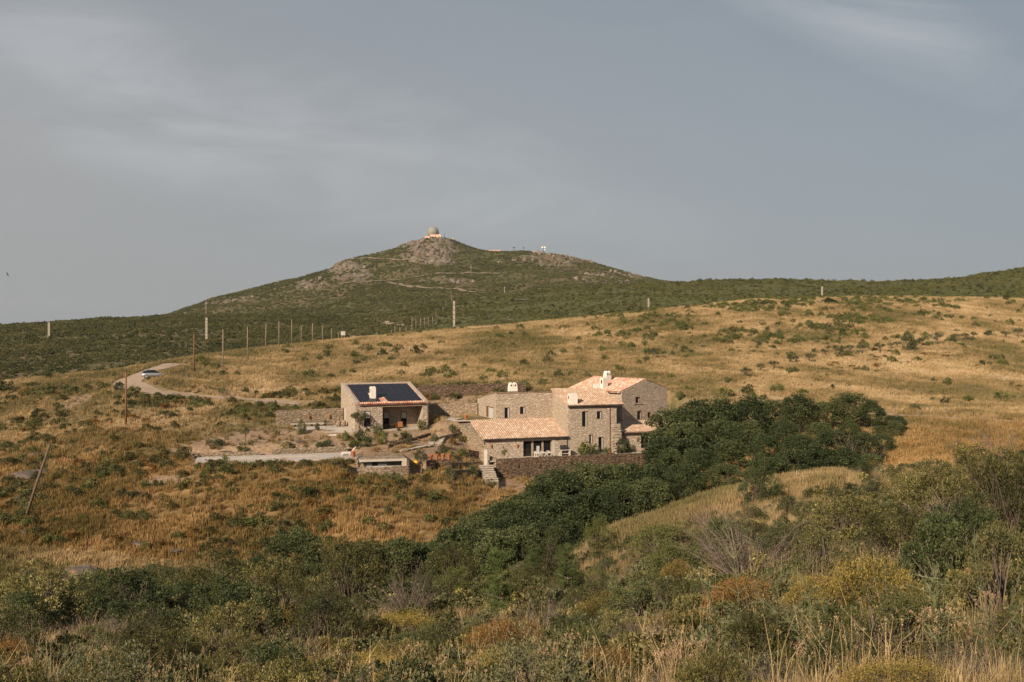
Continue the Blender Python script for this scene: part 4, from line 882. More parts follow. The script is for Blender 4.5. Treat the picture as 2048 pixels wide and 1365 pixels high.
MB().tube([(-.4, -.3, 0), (-.2, 0, .8)], .04, 6).tube([(.4, -.3, 0), (.2, 0, .8)], .04, 6).tube([(0, .5, 0), (0, .1, .8)], .04, 6).build('stand', M_YELLOW, ym)
# lounge chairs leaning at the end of the pool deck
for i, (pxl, dd) in enumerate(((697, .9), (699, 2.2))):
    x, y = xy(pxl, 135.4 + dd); lc = tag(empty('lounge_chair', (x, y, ZP + .005), R(8)), 'pale slatted lounge chair at the end of the pool deck, ' + ('nearer' if i == 0 else 'farther') + ' one', 'lounge chair', 'lounge chairs by the pool')
    b = MB()
    for k in range(9): 
        u = k / 8; X = -1.0 + 1.15 * u; b.box(X - .05, X + .05, -.30, .30, .30, .325)
    b.build('seat_slats', M_WHITE, lc)
    b = MB()
    for k in range(8):
        u = .12 + k / 8; b.prism([(.2 + .6 * u - .03, -.3), (.2 + .6 * u + .03, -.3), (.2 + .6 * u + .03, .3), (.2 + .6 * u - .03, .3)], .32 + .62 * u, .35 + .62 * u)
    b.build('back_slats', M_WHITE, lc)
    for sy_ in (-1, 1): MB().tube([(-1.05, sy_ * .32, .29), (.2, sy_ * .32, .31), (.85, sy_ * .32, 1.0)], .03, 6).build('side_rail', M_WHITE, lc)
    for sx_ in (-.9, .1):
        for sy_ in (-1, 1): MB().box(sx_ - .03, sx_ + .03, sy_ * .3 - .03, sy_ * .3 + .03, 0, .29).build('leg', M_WHITE, lc)
# terrace gate, stairs down
gx, gy = xy(973, 144.6); gt = tag(empty('white_gate', (gx, gy, -19.75), R(-35)), 'tall white boarded gate leaf standing open at the top of the stairs', 'gate')
MB().box(-.42, .18, -.03, .03, .05, 2.35).build('leaf', M_CONC, gt); MB().box(-.52, -.43, -.06, .06, -.3, 2.5).build('post', M_WOOD, gt)
def stairs(name, label, top, bot, w, n, mat, follow=False, dep=1.2):
    """solid steps between two seen places; treads pale"""
    a = Vector(top); b = Vector(bot); d = (b - a); Lh = math.hypot(d.x, d.y); ux = Vector((d.x / Lh, d.y / Lh, 0)); root = tag(empty(name, a, math.atan2(ux.y, ux.x)), label, 'stairs')
    for i in range(n):
        t0, t1 = i / n * Lh, (i + 1) / n * Lh; z1 = (b.z - a.z) * (i / n)
        wob = .06 * math.sin(i * 2.3)
        if follow: q = a + ux * (t0 + t1) / 2; z1 = gz(q.x, q.y) - a.z + .16
        MB().box(t0, t1 - .004, -w / 2 + wob, w / 2 + wob, z1 - dep, z1 - .06, 1).box(t0 - .02, t1 + .03, -w / 2 + wob - .02, w / 2 + wob + .02, z1 - .055, z1).build('step', [mat, M_DRYP], root)  # riser blocks get a darker stone than the treads: riser shading put into colour
    return root
T1 = xy(971, 144.3); B1 = xy(984, 139.2)
stairs('stone_stairs', 'broad pale stone steps going down beside the terrace wall', (T1[0], T1[1], -19.6), (B1[0], B1[1], -21.35), 1.9, 8, M_CONC)
st_top = Vector(hit(878, 865, 130)); st_mid = Vector(hit(870, 880, 130)); 
stairs('garden_stairs', 'pale stone steps climbing the middle of the garden', (*xy(879, 150.6), -15.55), (*xy(869, 146.6), -16.75), 1.9, 7, M_CONC, True, .5)
stairs('garden_steps', 'long shallow garden steps curving down toward the pool house', (*xy(861, 146.0), -16.95), (*xy(800, 141.0), -17.0), 1.1, 14, M_CONC, True, .5)
stairs('garden_steps', 'pale shallow steps between the small house and the farmhouse', (*xy(912, 158.2), -14.2), (*xy(897, 154.6), -14.95), 2.2, 6, M_CONC, True, .5)
# white kerb and planted terraces' low walls
def low_wall(name, label, a, b, h, mat, ymin=120, thick=.35, zb=.8, group=None):
    return hit_wall(name, label, 'wall', a, b, h, thick, mat, zb=zb, ymin=ymin, group=group)
stone_wall('garden_kerb', 'thin white kerb line in front of the small house', 'kerb', A, A.s(656, -2.2), A.s(848, -2.2), -2.2, -15.42, -15.5, -16.8, .2, M_WHITE, rough=.01)
low_wall('terrace_edge', 'dark dry stone edging left of the garden stairs', (778, 897), (862, 872), .45, M_DRY, 135)
low_wall('terrace_edge', 'curved stone edging under the garden stairs on the right', (862, 884), (932, 868), .40, M_DRY, 135)
low_wall('terrace_edge', 'low stone edging across the garden above the pots', (822, 896), (925, 891), .30, M_DRYP, 135)
low_wall('terrace_edge', 'dark stone edging beside the farmhouse side wall', (937, 912), (964, 916), .9, M_DRY, 130)
low_wall('terrace_edge', 'low dry stone wall between the pot wall and the stairs', (905, 935), (962, 932), .6, M_DRYP, 130)
low_wall('terrace_edge', 'lowest dry stone wall left of the pale steps', (905, 952), (968, 950), .8, M_DRYP, 125)
low_wall('hill_wall', 'stone wall behind the path between the two houses', (858, 833), (955, 829), 1.9, M_DRYP, 150, .4)
low_wall('hill_wall', 'rusty dry stone retaining wall on the hillside above the houses', (835, 798), (1052, 793), 2.3, M_DRY, 168, .5)
# sheds of small things on the terrace
bq = tag(empty('barbecue', H.w(H.s(1130.5, -.8), -.8, ZF + .02), H.t), 'stone barbecue with a dark lid on the terrace against the low wing', 'barbecue')
MB().box(-.95, -.65, -.3, .35, 0, .85).build('support', M_CONC, bq); MB().box(.55, .75, -.3, .35, 0, .85).build('support', M_CONC, bq)
MB().box(-1.2, 1.15, -.35, .4, .855, .95).build('counter', M_CONC, bq); MB().box(-.62, .52, -.2, .3, .3, .36).build('shelf', M_CONC, bq)
MB().prism([(-.75, -.25), (.35, -.25), (.35, .35), (-.75, .35)], .955, [1.25, 1.25, 1.6, 1.6]).build('lid', M_DARKM, bq, bevel=.03)
tb = tag(empty('dining_table', H.w(H.s(1088, -1.6), -1.6, ZF + .02), H.t), 'pale outdoor dining table in front of the glazed doors', 'table')
MB().box(-1.5, 1.5, -.45, .45, .70, .75).build('tabletop', M_WHITE, tb)
for sx_ in (-1, 1):
    for sy_ in (-1, 1): MB().box(sx_ * 1.35 - .04, sx_ * 1.35 + .04, sy_ * .37 - .04, sy_ * .37 + .04, 0, .69).build('leg', M_WHITE, tb)
for i in range(6):
    sx_ = (-1.0, 0, 1.0)[i % 3]; sy_ = -.85 if i < 3 else .75
    w_ = H.w(H.s(1088, -1.6) + sx_, -1.6 + sy_, ZF + .02); c = tag(empty('garden_chair', w_, H.t + (0 if i < 3 else math.pi)), 'white chair at the terrace table, %s on the %s side' % (('left', 'middle', 'right')[i % 3], 'near' if i < 3 else 'house'), 'chair', 'white chairs round the terrace table')
    MB().box(-.24, .24, -.22, .22, .42, .46).build('seat', M_COPE, c); MB().box(-.24, .24, -.24, -.20, .47, .88).build('backrest', M_CONC, c)
    for ax in (-.2, .2):
        for ay in (-.18, .18): MB().box(ax - .02, ax + .02, ay - .02, ay + .02, 0, .415).build('leg', M_WHITE, c)
r = .2; tag(MB().lathe([(.02, 0), (r * .7, 0), (r, .4), (r * 1.1, .42), (r * 1.1, .5), (.02, .46)], (0, 0, 0), 12).build('flower_pot', M_TERRA, None, loc=H.w(H.s(1218.5, -1.2), -1.2, ZF + .02)), 'small terracotta pot near the tower door', 'flower pot')
r = .28; tag(MB().lathe([(.02, 0), (r * .7, 0), (r, .5), (r * 1.1, .52), (r * 1.1, .62), (.02, .58)], (0, 0, 0), 12).build('flower_pot', M_TERRA, None, loc=(*xy(931.5, 156.5), RC + .02)), 'terracotta pot on the upper path left of the farmhouse', 'flower pot')
railing('metal_railing', 'short rusty railing above the low wing', [(*xy(911, 156.3), -14.15), (*xy(936, 158.0), -14.15)], 1.0, M_IRON, 4, False)
# ------------------------------------------------------------------ poles
def pole(px, base, top, Y=None, r0=.13, r1=.09, mat=None, name='utility_pole', label='', group=None, lean=0.0, parts=None, ymin=110):
    if Y is None: x, y, z = hit(px, base, ymin)
    else: x, y = xy(px, Y); z = gz(x, y)
    hgt = -(top - HY) / F * y - z
    root = tag(empty(name, (x, y, z)), label, 'pole', group)
    MB().tube([(0, 0, -.4), (lean * hgt * .5, 0, hgt * .5), (lean * hgt, 0, hgt)], [r0, (r0 + r1) / 2, r1], 8).build('shaft', mat or M_POLEG, root, smooth=True)
    MB().lathe([(.01, 0), (r1 * 1.25, 0), (r1 * 1.25, .12), (.01, .16)], (lean * hgt, 0, hgt - .06), 8).build('cap', M_DARKM, root)
    return root, hgt
GP = 'bare timber poles along the dirt road'
pole(252, 852, 742, None, .17, .12, M_POLEB, label='rusty brown pole with a bracket, lowest on the grass below the road bend', group=GP, ymin=125)
pole(388, 747, 667, None, .17, .12, M_POLEB, label='rusty brown pole on the crest right of the parked car', group=GP, ymin=150)
for px, b, t, lb in ((446, 732, 658, 'first grey pole right of the brown crest pole'), (495, 720, 653, 'second grey pole along the grassy crest'), (531, 709, 648, 'third grey pole along the grassy crest, slightly tilted'), (558, 701, 642, 'fourth grey pole, planted in front of the crest'),
                     (583.5, 690, 638, 'tallest far grey pole along the crest'), (602.5, 689, 651, 'short grey pole just right of the tallest far pole'), (625, 687, 646, 'grey pole, third left of the white sign'), (645, 686, 651, 'grey pole, second left of the white sign'), (663, 684, 657, 'grey pole just left of the white sign')):
    Yb = float(np.interp(px, [446, 495, 531, 558, 583, 663], [212, 235, 262, 270, 292, 325])); pole(px, b, t, Yb, .14, .10, label=lb, group=GP, lean=.02 if px == 531 else 0)
pole(677, 684, 665, 338, .10, .08, label='shortest grey pole beside the white sign', group=GP)
# leaning pole, lower left
x, y, z = hit(48, 1040, 95); rt = tag(empty('leaning_pole', (x, y, z)), 'weathered wooden pole leaning to the right on the lower left slope', 'pole')
top = Vector(((95 - CX) / F * y - x, .6, -(890 - HY) / F * y - z)); MB().tube([(0, 0, -.4), top * .5, top], [.19, .16, .12], 8).build('shaft', M_POLED, rt, smooth=True)
# concrete pylons
def pylon(px, Yd, base, top, label, w=.5, arm=True):
    if Yd: x, y = xy(px, Yd); z = gz(x, y)
    else: x, y, z = hit(px, base, 290)
    hgt = -(top - HY) / F * y - z; root = tag(empty('concrete_pylon', (x, y, z)), label, 'pylon', 'concrete power pylons')
    b = MB(); n = 7
    for sx_ in (-1, 1): b.prism([(sx_ * w / 2 - .1, -.2), (sx_ * w / 2 + .1, -.2), (sx_ * w / 2 + .1, .2), (sx_ * w / 2 - .1, .2)], -.5, hgt)
    for i in range(n): zz = hgt * (i + .3) / n; b.box(-w / 2 + .1, w / 2 - .1, -.14, .14, zz, zz + hgt / n * .78)
    b.build('shaft', M_PCONC, root)
    if arm:
        MB().box(-1.1, 1.1, -.08, .08, hgt - 1.0, hgt - .8).build('crossarm', M_DARKM, root)
        for s in (-1, 0, 1): MB().lathe([(.01, 0), (.09, .02), (.05, .12), (.09, .2), (.01, .3)], (s, 0, hgt - .79), 8).build('insulator', M_PCONC, root)
pylon(413, None, 681, 636, 'concrete pylon on the scrub behind the pole row', .7, False)
pylon(908, 400, 648, 603, 'concrete pylon with equipment boxes where the grass meets the green hill', .62)
pylon(98, None, 677, 646, 'concrete pylon far left on the dark scrub', .8, False)
pylon(1297, 410, 620, 597, 'slim concrete pylon above the dry hill crest', .45, False)
pylon(1644, 432, 598, 574, 'pale concrete pylon on top of the dry hill, right', .5, False)
FG = 'thin far poles crossing the green valley'
for i, (px, b, t, Yd) in enumerate(((824, 655, 634, 470), (832, 652, 636, 490), (841, 649, 636, 510), (849, 649, 635, 520), (857, 647, 635, 530), (865, 646, 633, 545), (872, 638, 624, 600), (886, 630, 615, 650), (892, 616, 602, 700), (903, 607, 593, 760), (790, 659, 650, 420), (800, 672, 655, 400), (812, 669, 653, 410), (783, 673, 660, 395), (754, 675, 664, 380))):
    pole(px, b, t, Yd, .16, .12, M_POLEG, 'utility_pole', 'thin pale far pole crossing the green valley behind the dry field', FG)
x, y = xy(1009, 1420); 
for (px, t, Yd, lb) in ((1009, 573, 1000, 'lone thin pole low on the mountain flank below the crags'), (942, 530, 1500, 'thin pole beside the mountain road'), (412, 603, 1250, 'thin mast on the left mountain shoulder')):
    pole(px, 0, t, Yd, .35, .25, M_PCONC, 'utility_pole', lb)
# white notice board
x, y = xy(686, 352); z = gz(x, y); sb = tag(empty('notice_board', (x, y, z), R(5)), 'blank white notice board on posts beside the far dirt track', 'sign')
bw_ = 8.6 / F * y; MB().box(-bw_ / 2, bw_ / 2, -.04, .04, -(671 - HY) / F * y - z, -(663 - HY) / F * y - z).build('board', M_CONC, sb)
for s in (-.3, .3): MB().box(s * bw_ - .06, s * bw_ + .06, .05, .15, -.3, -(664 - HY) / F * y - z).build('post', M_WOOD, sb)
# row of small white bollards by the track
for i in range(5):
    x, y = xy(972 + i * 3.2, 381); tag(MB().box(-.14, .14, -.14, .14, 0, .75).build('white_post', M_WHITE, None, loc=(x, y, gz(x, y))), 'little white post in the row at the top of the dry field', 'post', 'row of little white posts')
# garden fence stakes
for i, (px, py, h) in enumerate(((902, 872, 1.3), (913, 870, 1.1), (555, 889, 1.2), (936, 905, 1.4), (876, 858, 1.2))):
    o = MB().tube([(0, 0, -.2), (.02, 0, h)], .03, 6).build('garden_stake', M_WOOD, None, loc=hit(px, py, 125)); tag(o, 'thin wooden stake %s' % ('left of the pair by the garden stairs', 'right of the pair by the garden stairs', 'alone in the bare soil above the pool', 'beside the farmhouse side wall', 'next to the path right of the small house')[i], 'stake')
# fence posts on the knoll and by the terrace
for i, (px, py, yy_, h) in enumerate(((1728, 945, 70, 1.1), (1770, 930, 70, 1.1), (1593, 968, 70, 1.0), (1302, 935, 138, 1.6))):
    o = MB().tube([(0, 0, -.3), (.03, 0, h)], [.06, .05], 6).build('fence_post', M_WOOD, None, loc=hit(px, py, yy_)); tag(o, 'pale wooden fence post %s' % ('at the edge of the grassy knoll', 'behind the first knoll post, by the yellow-green bush', 'on the grassy knoll near the round bush', 'below the right end of the terrace wall')[i], 'fence post')
# ------------------------------------------------------------------ parked car
cx_, cy_, cz_ = hit(306, 757, 150)
car = tag(empty('parked_car', (cx_, cy_, cz_ + .12), R(24)), 'silver grey hatchback parked at the bend of the dirt road, half behind grass', 'car')
M_CAR = simple('silver_car_paint', (0.33, 0.33, 0.34), 0.35, 0.03, 1, 0.5, 0.5); M_TYRE = simple('black_rubber', (0.02, 0.02, 0.02), 0.8)
M_RIM = simple('alloy_rim', (0.6, 0.6, 0.6), 0.35, 0.05, 1, 0.6)
def loft(secs, name, mat, parent, smooth=True):
    b = MB(); n = len(secs[0]); vs = [p for s in secs for p in s]
    fs = [(i * n + j, i * n + (j + 1) % n, (i + 1) * n + (j + 1) % n, (i + 1) * n + j) for i in range(len(secs) - 1) for j in range(n)] + [tuple(range(n)), tuple((len(secs) - 1) * n + j for j in range(n))]
    return b.add(vs, fs).build(name, mat, parent, smooth)
def csec(x, w, z0, z1, zb): return [(x, -w, z0), (x, -w * 1.02, zb), (x, -w * .94, z1), (x, w * .94, z1), (x, w * 1.02, zb), (x, w, z0)]
loft([csec(-2.12, .70, .42, .70, .55), csec(-2.05, .82, .26, .90, .6), csec(-1.3, .88, .22, .96, .6), csec(0, .89, .22, .95, .6), csec(1.1, .88, .22, .92, .6), csec(1.85, .80, .24, .78, .55), csec(2.1, .62, .34, .62, .5)], 'body', M_CAR, car)
loft([csec(-2.0, .76, .90, .93, .91), csec(-1.65, .74, .92, 1.30, 1.0), csec(-1.2, .72, .93, 1.47, 1.1), csec(0, .72, .93, 1.50, 1.1), csec(.45, .70, .92, 1.42, 1.1), csec(1.15, .76, .90, .94, .92)], 'cabin', M_GLASS, car)
loft([[(-1.72, -.60, 1.37), (-1.72, .60, 1.37), (-1.72, .6, 1.40), (-1.72, -.6, 1.40)], [(-1.1, -.68, 1.485), (-1.1, .68, 1.485), (-1.1, .64, 1.52), (-1.1, -.64, 1.52)], [(0, -.68, 1.505), (0, .68, 1.505), (0, .64, 1.54), (0, -.64, 1.54)], [(.42, -.64, 1.43), (.42, .64, 1.43), (.42, .6, 1.46), (.42, -.6, 1.46)]], 'roof', M_CAR, car)
for sx_ in (-1.28, 1.28):
    for sy_ in (-1, 1):
        wb = MB(); k = 18; vs = [(sx_ + .31 * math.cos(2 * math.pi * j / k), sy_ * (.82 + e * .1), .31 + .31 * math.sin(2 * math.pi * j / k)) for e in (-1, 1) for j in range(k)]
        wo = wb.add(vs, [(j, (j + 1) % k, k + (j + 1) % k, k + j) for j in range(k)] + [tuple(range(k)), tuple(range(2 * k - 1, k - 1, -1))]).build('wheel', M_TYRE, car)
        vs = [(sx_ + .2 * math.cos(2 * math.pi * j / k), sy_ * (.915 + e * .02), .31 + .2 * math.sin(2 * math.pi * j / k)) for e in (-1, 1) for j in range(k)]
        MB().add(vs, [(j, (j + 1) % k, k + (j + 1) % k, k + j) for j in range(k)] + [tuple(range(k)), tuple(range(2 * k - 1, k - 1, -1))]).build('rim', M_RIM, wo)
M_RED = simple('red_lamp_glass', (0.35, 0.02, 0.02), 0.3)
for sy_ in (-1, 1): MB().box(-2.11, -2.02, sy_ * .68 - .1, sy_ * .68 + .1, .68, .92).build('tail_light', M_RED, car)
for sy_ in (-1, 1): MB().box(1.95, 2.06, sy_ * .62 - .1, sy_ * .62 + .1, .55, .68).build('headlight', M_RIM, car)
MB().box(-2.14, -2.06, -.26, .26, .5, .61).build('number_plate', M_WHITE, car)
# ------------------------------------------------------------------ summit: radome, rendered blocks, masts
def summit(px, dY=0.0): x, y = xy(px, 1800 + dY); return x, y, gz(x, y)
sx0, sy0, sz0 = summit(866, -6); rr = 11.3 / F * 1795
rd = tag(empty('radar_dome', (sx0, sy0, 0)), 'big grey-green radar dome on the mountain summit', 'radar dome')
rz = -(465 - HY) / F * 1795
b = MB(); bm = bmesh.new(); bmesh.ops.create_icosphere(bm, subdivisions=3, radius=rr)
for v in bm.verts: v.co.z = max(v.co.z, -rr * .80)
me_ = bpy.data.meshes.new('dome'); bm.to_mesh(me_); bm.free(); me_.materials.append(M_RADOME); link('dome', me_, rd, (0, 0, rz))
MB().lathe([(rr * .3, rz - rr * 1.15), (rr * .92, rz - rr * 1.15), (rr * .92, rz - rr * .92), (rr * .66, rz - rr * .78), (rr * .3, rz - rr * .78)], (0, 0, 0), 20).build('base_ring', M_PEACH, rd)
MB().box(rr * .85, rr * 1.12, -1.2, 1.2, rz - .8, rz + 1.2).tube([(rr * .98, 0, rz), (rr * .98, 0, rz - rr * .95)], .5, 6).build('side_platform', M_RADOME, rd)
def block(name, px0, px1, ptop, pbot, dY, label, mat=M_PEACH, steps=1, group=None, roofy=None):
    Y = 1800 + dY; x0, x1 = xy(px0, Y)[0], xy(px1, Y)[0]; z1, z0 = -(ptop - HY) / F * Y, -(pbot - HY) / F * Y
    g = empty(name, ((x0 + x1) / 2, Y, z0)); tag(g, label, 'building', group); w = (x1 - x0) / 2; h = z1 - z0
    MB().box(-w, w, -4, 4, -8, h).build('wall', mat, g)
    n = max(2, int(w / 2.6)); 
    for i in range(n):
        x = -w + 2 * w * (i + .5) / n; MB().box(x - w / n * .28, x + w / n * .28, -4.06, -3.9, h * .35, h * .75).build('window', M_DARKM, g)
    MB().box(-w - .3, w + .3, -4.3, 4.3, h + .003, h + .45).build('roof', mat, g); return g
block('summit_building', 850, 864, 474.0, 482, -16, 'peach walled lower block stepping down left of the radar dome')
block('summit_building', 861, 882, 470.5, 480, -12, 'peach walled block straight under the radar dome')
block('summit_building', 899, 908, 477.5, 484, -6, 'small pale ruin on the slope right of the radar dome', M_CONC)
block('barracks', 976.5, 1001, 501.6, 507, -6, 'long peach barracks on the saddle right of the summit')
block('barracks', 1013, 1024, 504.6, 508, -6, 'low peach hut between the barracks and the masts')
block('barracks', 1056, 1077, 503.8, 508, -6, 'low peach shed left of the dish tower')
def mast(px, ptop, label, head, dY=-3):
    x, y, z = summit(px, dY); h = -(ptop - HY) / F * y - z; g = tag(empty('antenna_mast', (x, y, z)), label, 'mast')
    MB().tube([(0, 0, -2), (0, 0, h)], .35, 6).build('shaft', M_DARKM, g); 
    if head == 'bar': MB().box(-2.2, 2.2, -.6, .6, h - 1.0, h + .1).build('head', M_DARKM, g)
    if head == 'small': MB().box(-1.4, 1.4, -.4, .4, h - .8, h + .2).build('head', M_DARKM, g)
    if head == 'dish':
        for (dx, dz, r_) in ((-2.2, -.6, 1.7), (2.2, -.6, 1.7), (2.0, -5.0, 1.3)):
            vs = [(dx + r_ * math.cos(2 * math.pi * j / 16), -.9 - e * .5, h + dz + r_ * math.sin(2 * math.pi * j / 16)) for e in (0, 1) for j in range(16)]
            MB().add(vs, [(j, (j + 1) % 16, 16 + (j + 1) % 16, 16 + j) for j in range(16)] + [tuple(range(16)), tuple(range(31, 15, -1))]).build('dish', M_WHITE, g)
        MB().box(-2.2, 2.2, -.3, .3, h - 1, h - .5).build('crossarm', M_DARKM, g)
mast(1028, 495.0, 'antenna mast with a flat dark head, leftmost on the ridge', 'bar'); mast(1047, 495.2, 'thin antenna mast between the flat-headed mast and the blue frame', 'small')
mast(1087, 494.5, 'tower with round white dishes on the ridge', 'dish'); mast(889.5, 466.5, 'needle mast just right of the radar dome', 'none')
g = summit(1056.5, -4); M_BLUE = simple('blue_steel', (0.05, 0.10, 0.22), .6)
tag(MB().box(-2.4, -2.0, -1, 1, -2, 4).box(2.0, 2.4, -1, 1, -2, 4).box(-2.4, 2.4, -1, 1, 4.003, 4.6).build('steel_frame', M_BLUE, None, loc=g), 'small blue steel frame on the ridge left of the dish tower', 'frame')
# soaring bird
bx, by = xy(578, 260); bd = MB()
bd.add([(-.55, 0, .12), (-.25, .12, .02), (0, .1, 0), (.25, .12, .03), (.62, .02, .16), (.25, -.06, .04), (0, -.14, .01), (-.25, -.06, .03), (0, .05, .06), (0, .05, -.05), (0, .26, 0), (.06, .28, .01), (-.06, .28, .01)],
       [(0, 7, 1), (1, 7, 8, 2), (7, 6, 8), (8, 6, 5), (8, 5, 3, 2), (3, 5, 4), (1, 2, 9), (2, 3, 9), (9, 6, 7), (9, 5, 6), (1, 9, 7), (3, 5, 9), (2, 11, 12), (0, 1, 7), (3, 4, 5)])
tag(bd.build('bird', M_DARKM, None, loc=(bx, by, -(465 - HY) / F * by), rot=(R(15), R(18), R(20))), 'dark bird gliding in the sky left of the summit', 'bird')
x, y = xy(15, 200); tag(bd.build('bird', M_DARKM, None, loc=(x, y, -(549 - HY) / F * y), rot=(R(-20), R(60), R(60))), 'tiny dark bird low in the sky at the far left', 'bird')
# ------------------------------------------------------------------ plant geometry
def rnd_dirs(n, g, up=0.0):
    v = g.normal(size=(n, 3)); v[:, 2] += up; return v / np.linalg.norm(v, axis=1, keepdims=True)
def leaves(C, A, size, aspect, g, tone, droop=0.0):
    """one folded-free rhomb per leaf: centre C, pointing along A"""
    n = len(C); A = A / np.linalg.norm(A, axis=1, keepdims=True); B = np.cross(A, g.normal(size=(n, 3))); B /= np.linalg.norm(B, axis=1, keepdims=True) + 1e-9
    L = (size * g.uniform(.7, 1.3, n))[:, None] if np.isscalar(size) else size[:, None]; Wd = L * aspect
    V = np.stack([C - A * L * .5, C + B * Wd * .5, C + A * L * .5, C - B * Wd * .5], 1).reshape(-1, 3)
    Fq = np.arange(4 * n).reshape(n, 4); return V, Fq, np.repeat(tone, 4)
def sticks(P0, P1, r0, r1, tone, k=3):
    n = len(P0); D = P1 - P0; D = D / (np.linalg.norm(D, axis=1, keepdims=True) + 1e-9); U = np.cross(D, np.tile([[.31, .17, .93]], (n, 1))); U /= np.linalg.norm(U, axis=1, keepdims=True) + 1e-9; Wv = np.cross(D, U)
    r0 = np.broadcast_to(r0, (n,))[:, None]; r1 = np.broadcast_to(r1, (n,))[:, None]; V = []
    for P_, r in ((P0, r0), (P1, r1)):
        for j in range(k): a = 2 * math.pi * j / k; V.append(P_ + (U * math.cos(a) + Wv * math.sin(a)) * r)
    V = np.stack(V, 1).reshape(-1, 3); base = np.arange(n)[:, None] * 2 * k
    Fq = np.concatenate([base + np.array([[j, (j + 1) % k, k + (j + 1) % k, k + j]]) for j in range(k)], 0)
    return V, Fq, np.repeat(np.broadcast_to(tone, (n,)), 2 * k)
def merge(parts, name, mats):
    V = []; Fs = []; T = []; M = []; o = 0
    for (v, f, t, m) in parts: V.append(v); Fs.append(f + o); T.append(t); M.append(np.full(len(f), m)); o += len(v)
    return np_mesh(name, np.concatenate(V), np.concatenate(Fs), mats, np.concatenate(M), attrs={'tone': np.concatenate(T)})
def clumps(g, n, rx, rz, z0, lo=.55, flat=0.0, lobes=5):
    """uneven crown: clump centres on a lumpy ellipsoid"""
    d = rnd_dirs(n, g, .35); la = rnd_dirs(lobes, g, .2); lump = np.max(d @ la.T, axis=1); r = g.uniform(lo, 1.0, n) ** .6 * (.72 + .34 * np.clip(lump, 0, 1) ** 2)
    C = d * r[:, None] * np.array([rx, rx, rz]); C[:, 2] = C[:, 2] + z0; return C, d
def crown_mesh(name, g, n, per, rx, rz, z0, cr, leaf, aspect, mats, upper=0.2, lo=.5, zmin=.1):
    C, d = clumps(g, n, rx, rz, z0, lo); C[:, 2] = np.maximum(C[:, 2], zmin); ct = g.uniform(0, 1, n); crs = cr * g.uniform(.6, 1.35, n)
    q = rnd_dirs(n * per, g, upper); rr = crs.repeat(per) * g.uniform(.35, 1.0, n * per) ** .45
    P_ = C.repeat(per, 0) + q * rr[:, None] * np.array([1, 1, .75]); P_[:, 2] = np.maximum(P_[:, 2], .03)
    A_ = q + rnd_dirs(n * per, g) * 1.1; tone = np.clip(.45 * ct.repeat(per) + .55 * g.uniform(0, 1, n * per), 0, 1)
    v, f, t = leaves(P_, A_, leaf, aspect, g, tone); return merge([(v, f, t, 0)], name, mats), C
def trunk_mesh(name, g, C, h0, r0, mats, lean=(0, 0), nb=9):
    """tapered bent trunk that forks into limbs reaching the clumps"""
    P0, P1, R0, R1 = [], [], [], []; cur = np.array([0., 0., -.3]); n = 5; r = r0
    for i in range(n):
        nx = np.array([lean[0] * (i + 1) / n + g.normal(0, .06), lean[1] * (i + 1) / n + g.normal(0, .06), h0 * (i + 1) / n]); P0.append(cur); P1.append(nx); R0.append(r); R1.append(r * .88); r *= .88; cur = nx
    idx = g.choice(len(C), min(nb, len(C)), replace=False); fork = cur
    for j in idx:
        s = fork * g.uniform(.7, 1.0); mid = s + (C[j] - s) * .5 + g.normal(0, .12, 3); rr = r * g.uniform(.4, .7)
        P0 += [s, mid]; P1 += [mid, C[j]]; R0 += [rr, rr * .6]; R1 += [rr * .6, rr * .2]
        for k in range(4):
            e = C[j] + g.normal(0, .35, 3); P0.append(mid + (C[j] - mid) * g.uniform(.2, .9)); P1.append(e); R0.append(rr * .25); R1.append(rr * .08)
    v, f, t = sticks(np.array(P0), np.array(P1), np.array(R0), np.array(R1), g.uniform(.2, .8, len(P0)), 6); return merge([(v, f, t, 0)], name, mats)
G = lambda s: np.random.default_rng(s)
# evergreen oaks: 7 m tall, crown 6 m across
OAK = []
for i in range(5):
    g = G(100 + i); cm, C = crown_mesh('oak_crown', g, 95, 125, 3.1, 3.0, 3.9, .78, .21, .55, [ML['oak']], .35, .45, .6); OAK.append((cm, trunk_mesh('oak_trunk', g, C, 2.2, .2, [ML['bark']], (g.normal(0, .3), g.normal(0, .3)))))
OLV = []
for i in range(4):
    g = G(140 + i); cm, C = crown_mesh('olive_crown', g, 26, 90, 1.5, .75, 2.35, .42, .16, .35, [ML['olive']], .3, .4, 1.2); OLV.append((cm, trunk_mesh('olive_trunk', g, C, 1.4, .2, [ML['bark']], (g.normal(0, .35), .1), 7)))
def shrub_mesh(name, g, n, per, rx, rz, cr, leaf, aspect, mat, stems=10, lo=.5, up=.3):
    C, d = clumps(g, n, rx, rz, rz * .42, lo); C[:, 2] = np.clip(C[:, 2], cr * .3, None); ct = g.uniform(0, 1, n); crs = cr * g.uniform(.6, 1.3, n)
    q = rnd_dirs(n * per, g, up); P_ = C.repeat(per, 0) + q * (crs.repeat(per) * g.uniform(.3, 1, n * per) ** .5)[:, None]; P_[:, 2] = np.maximum(P_[:, 2], .02)
    v, f, t = leaves(P_, q + rnd_dirs(n * per, g) * .9 + np.array([0, 0, .5]), leaf, aspect, g, np.clip(.4 * ct.repeat(per) + .6 * g.uniform(0, 1, n * per), 0, 1)); parts = [(v, f, t, 0)]
    if stems:
        j = g.integers(0, n, stems); b0 = g.normal(0, .06 * rx, (stems, 3)); b0[:, 2] = -.1; mid = (b0 + C[j]) / 2 + g.normal(0, .08 * rx, (stems, 3))
        for a, b, r in ((b0, mid, .022), (mid, C[j], .013)): v, f, t = sticks(a, b, r * rx, r * rx * .6, g.uniform(.2, .8, stems)); parts.append((v, f, t, 1))
    return merge(parts, name, [mat, ML['bark']])
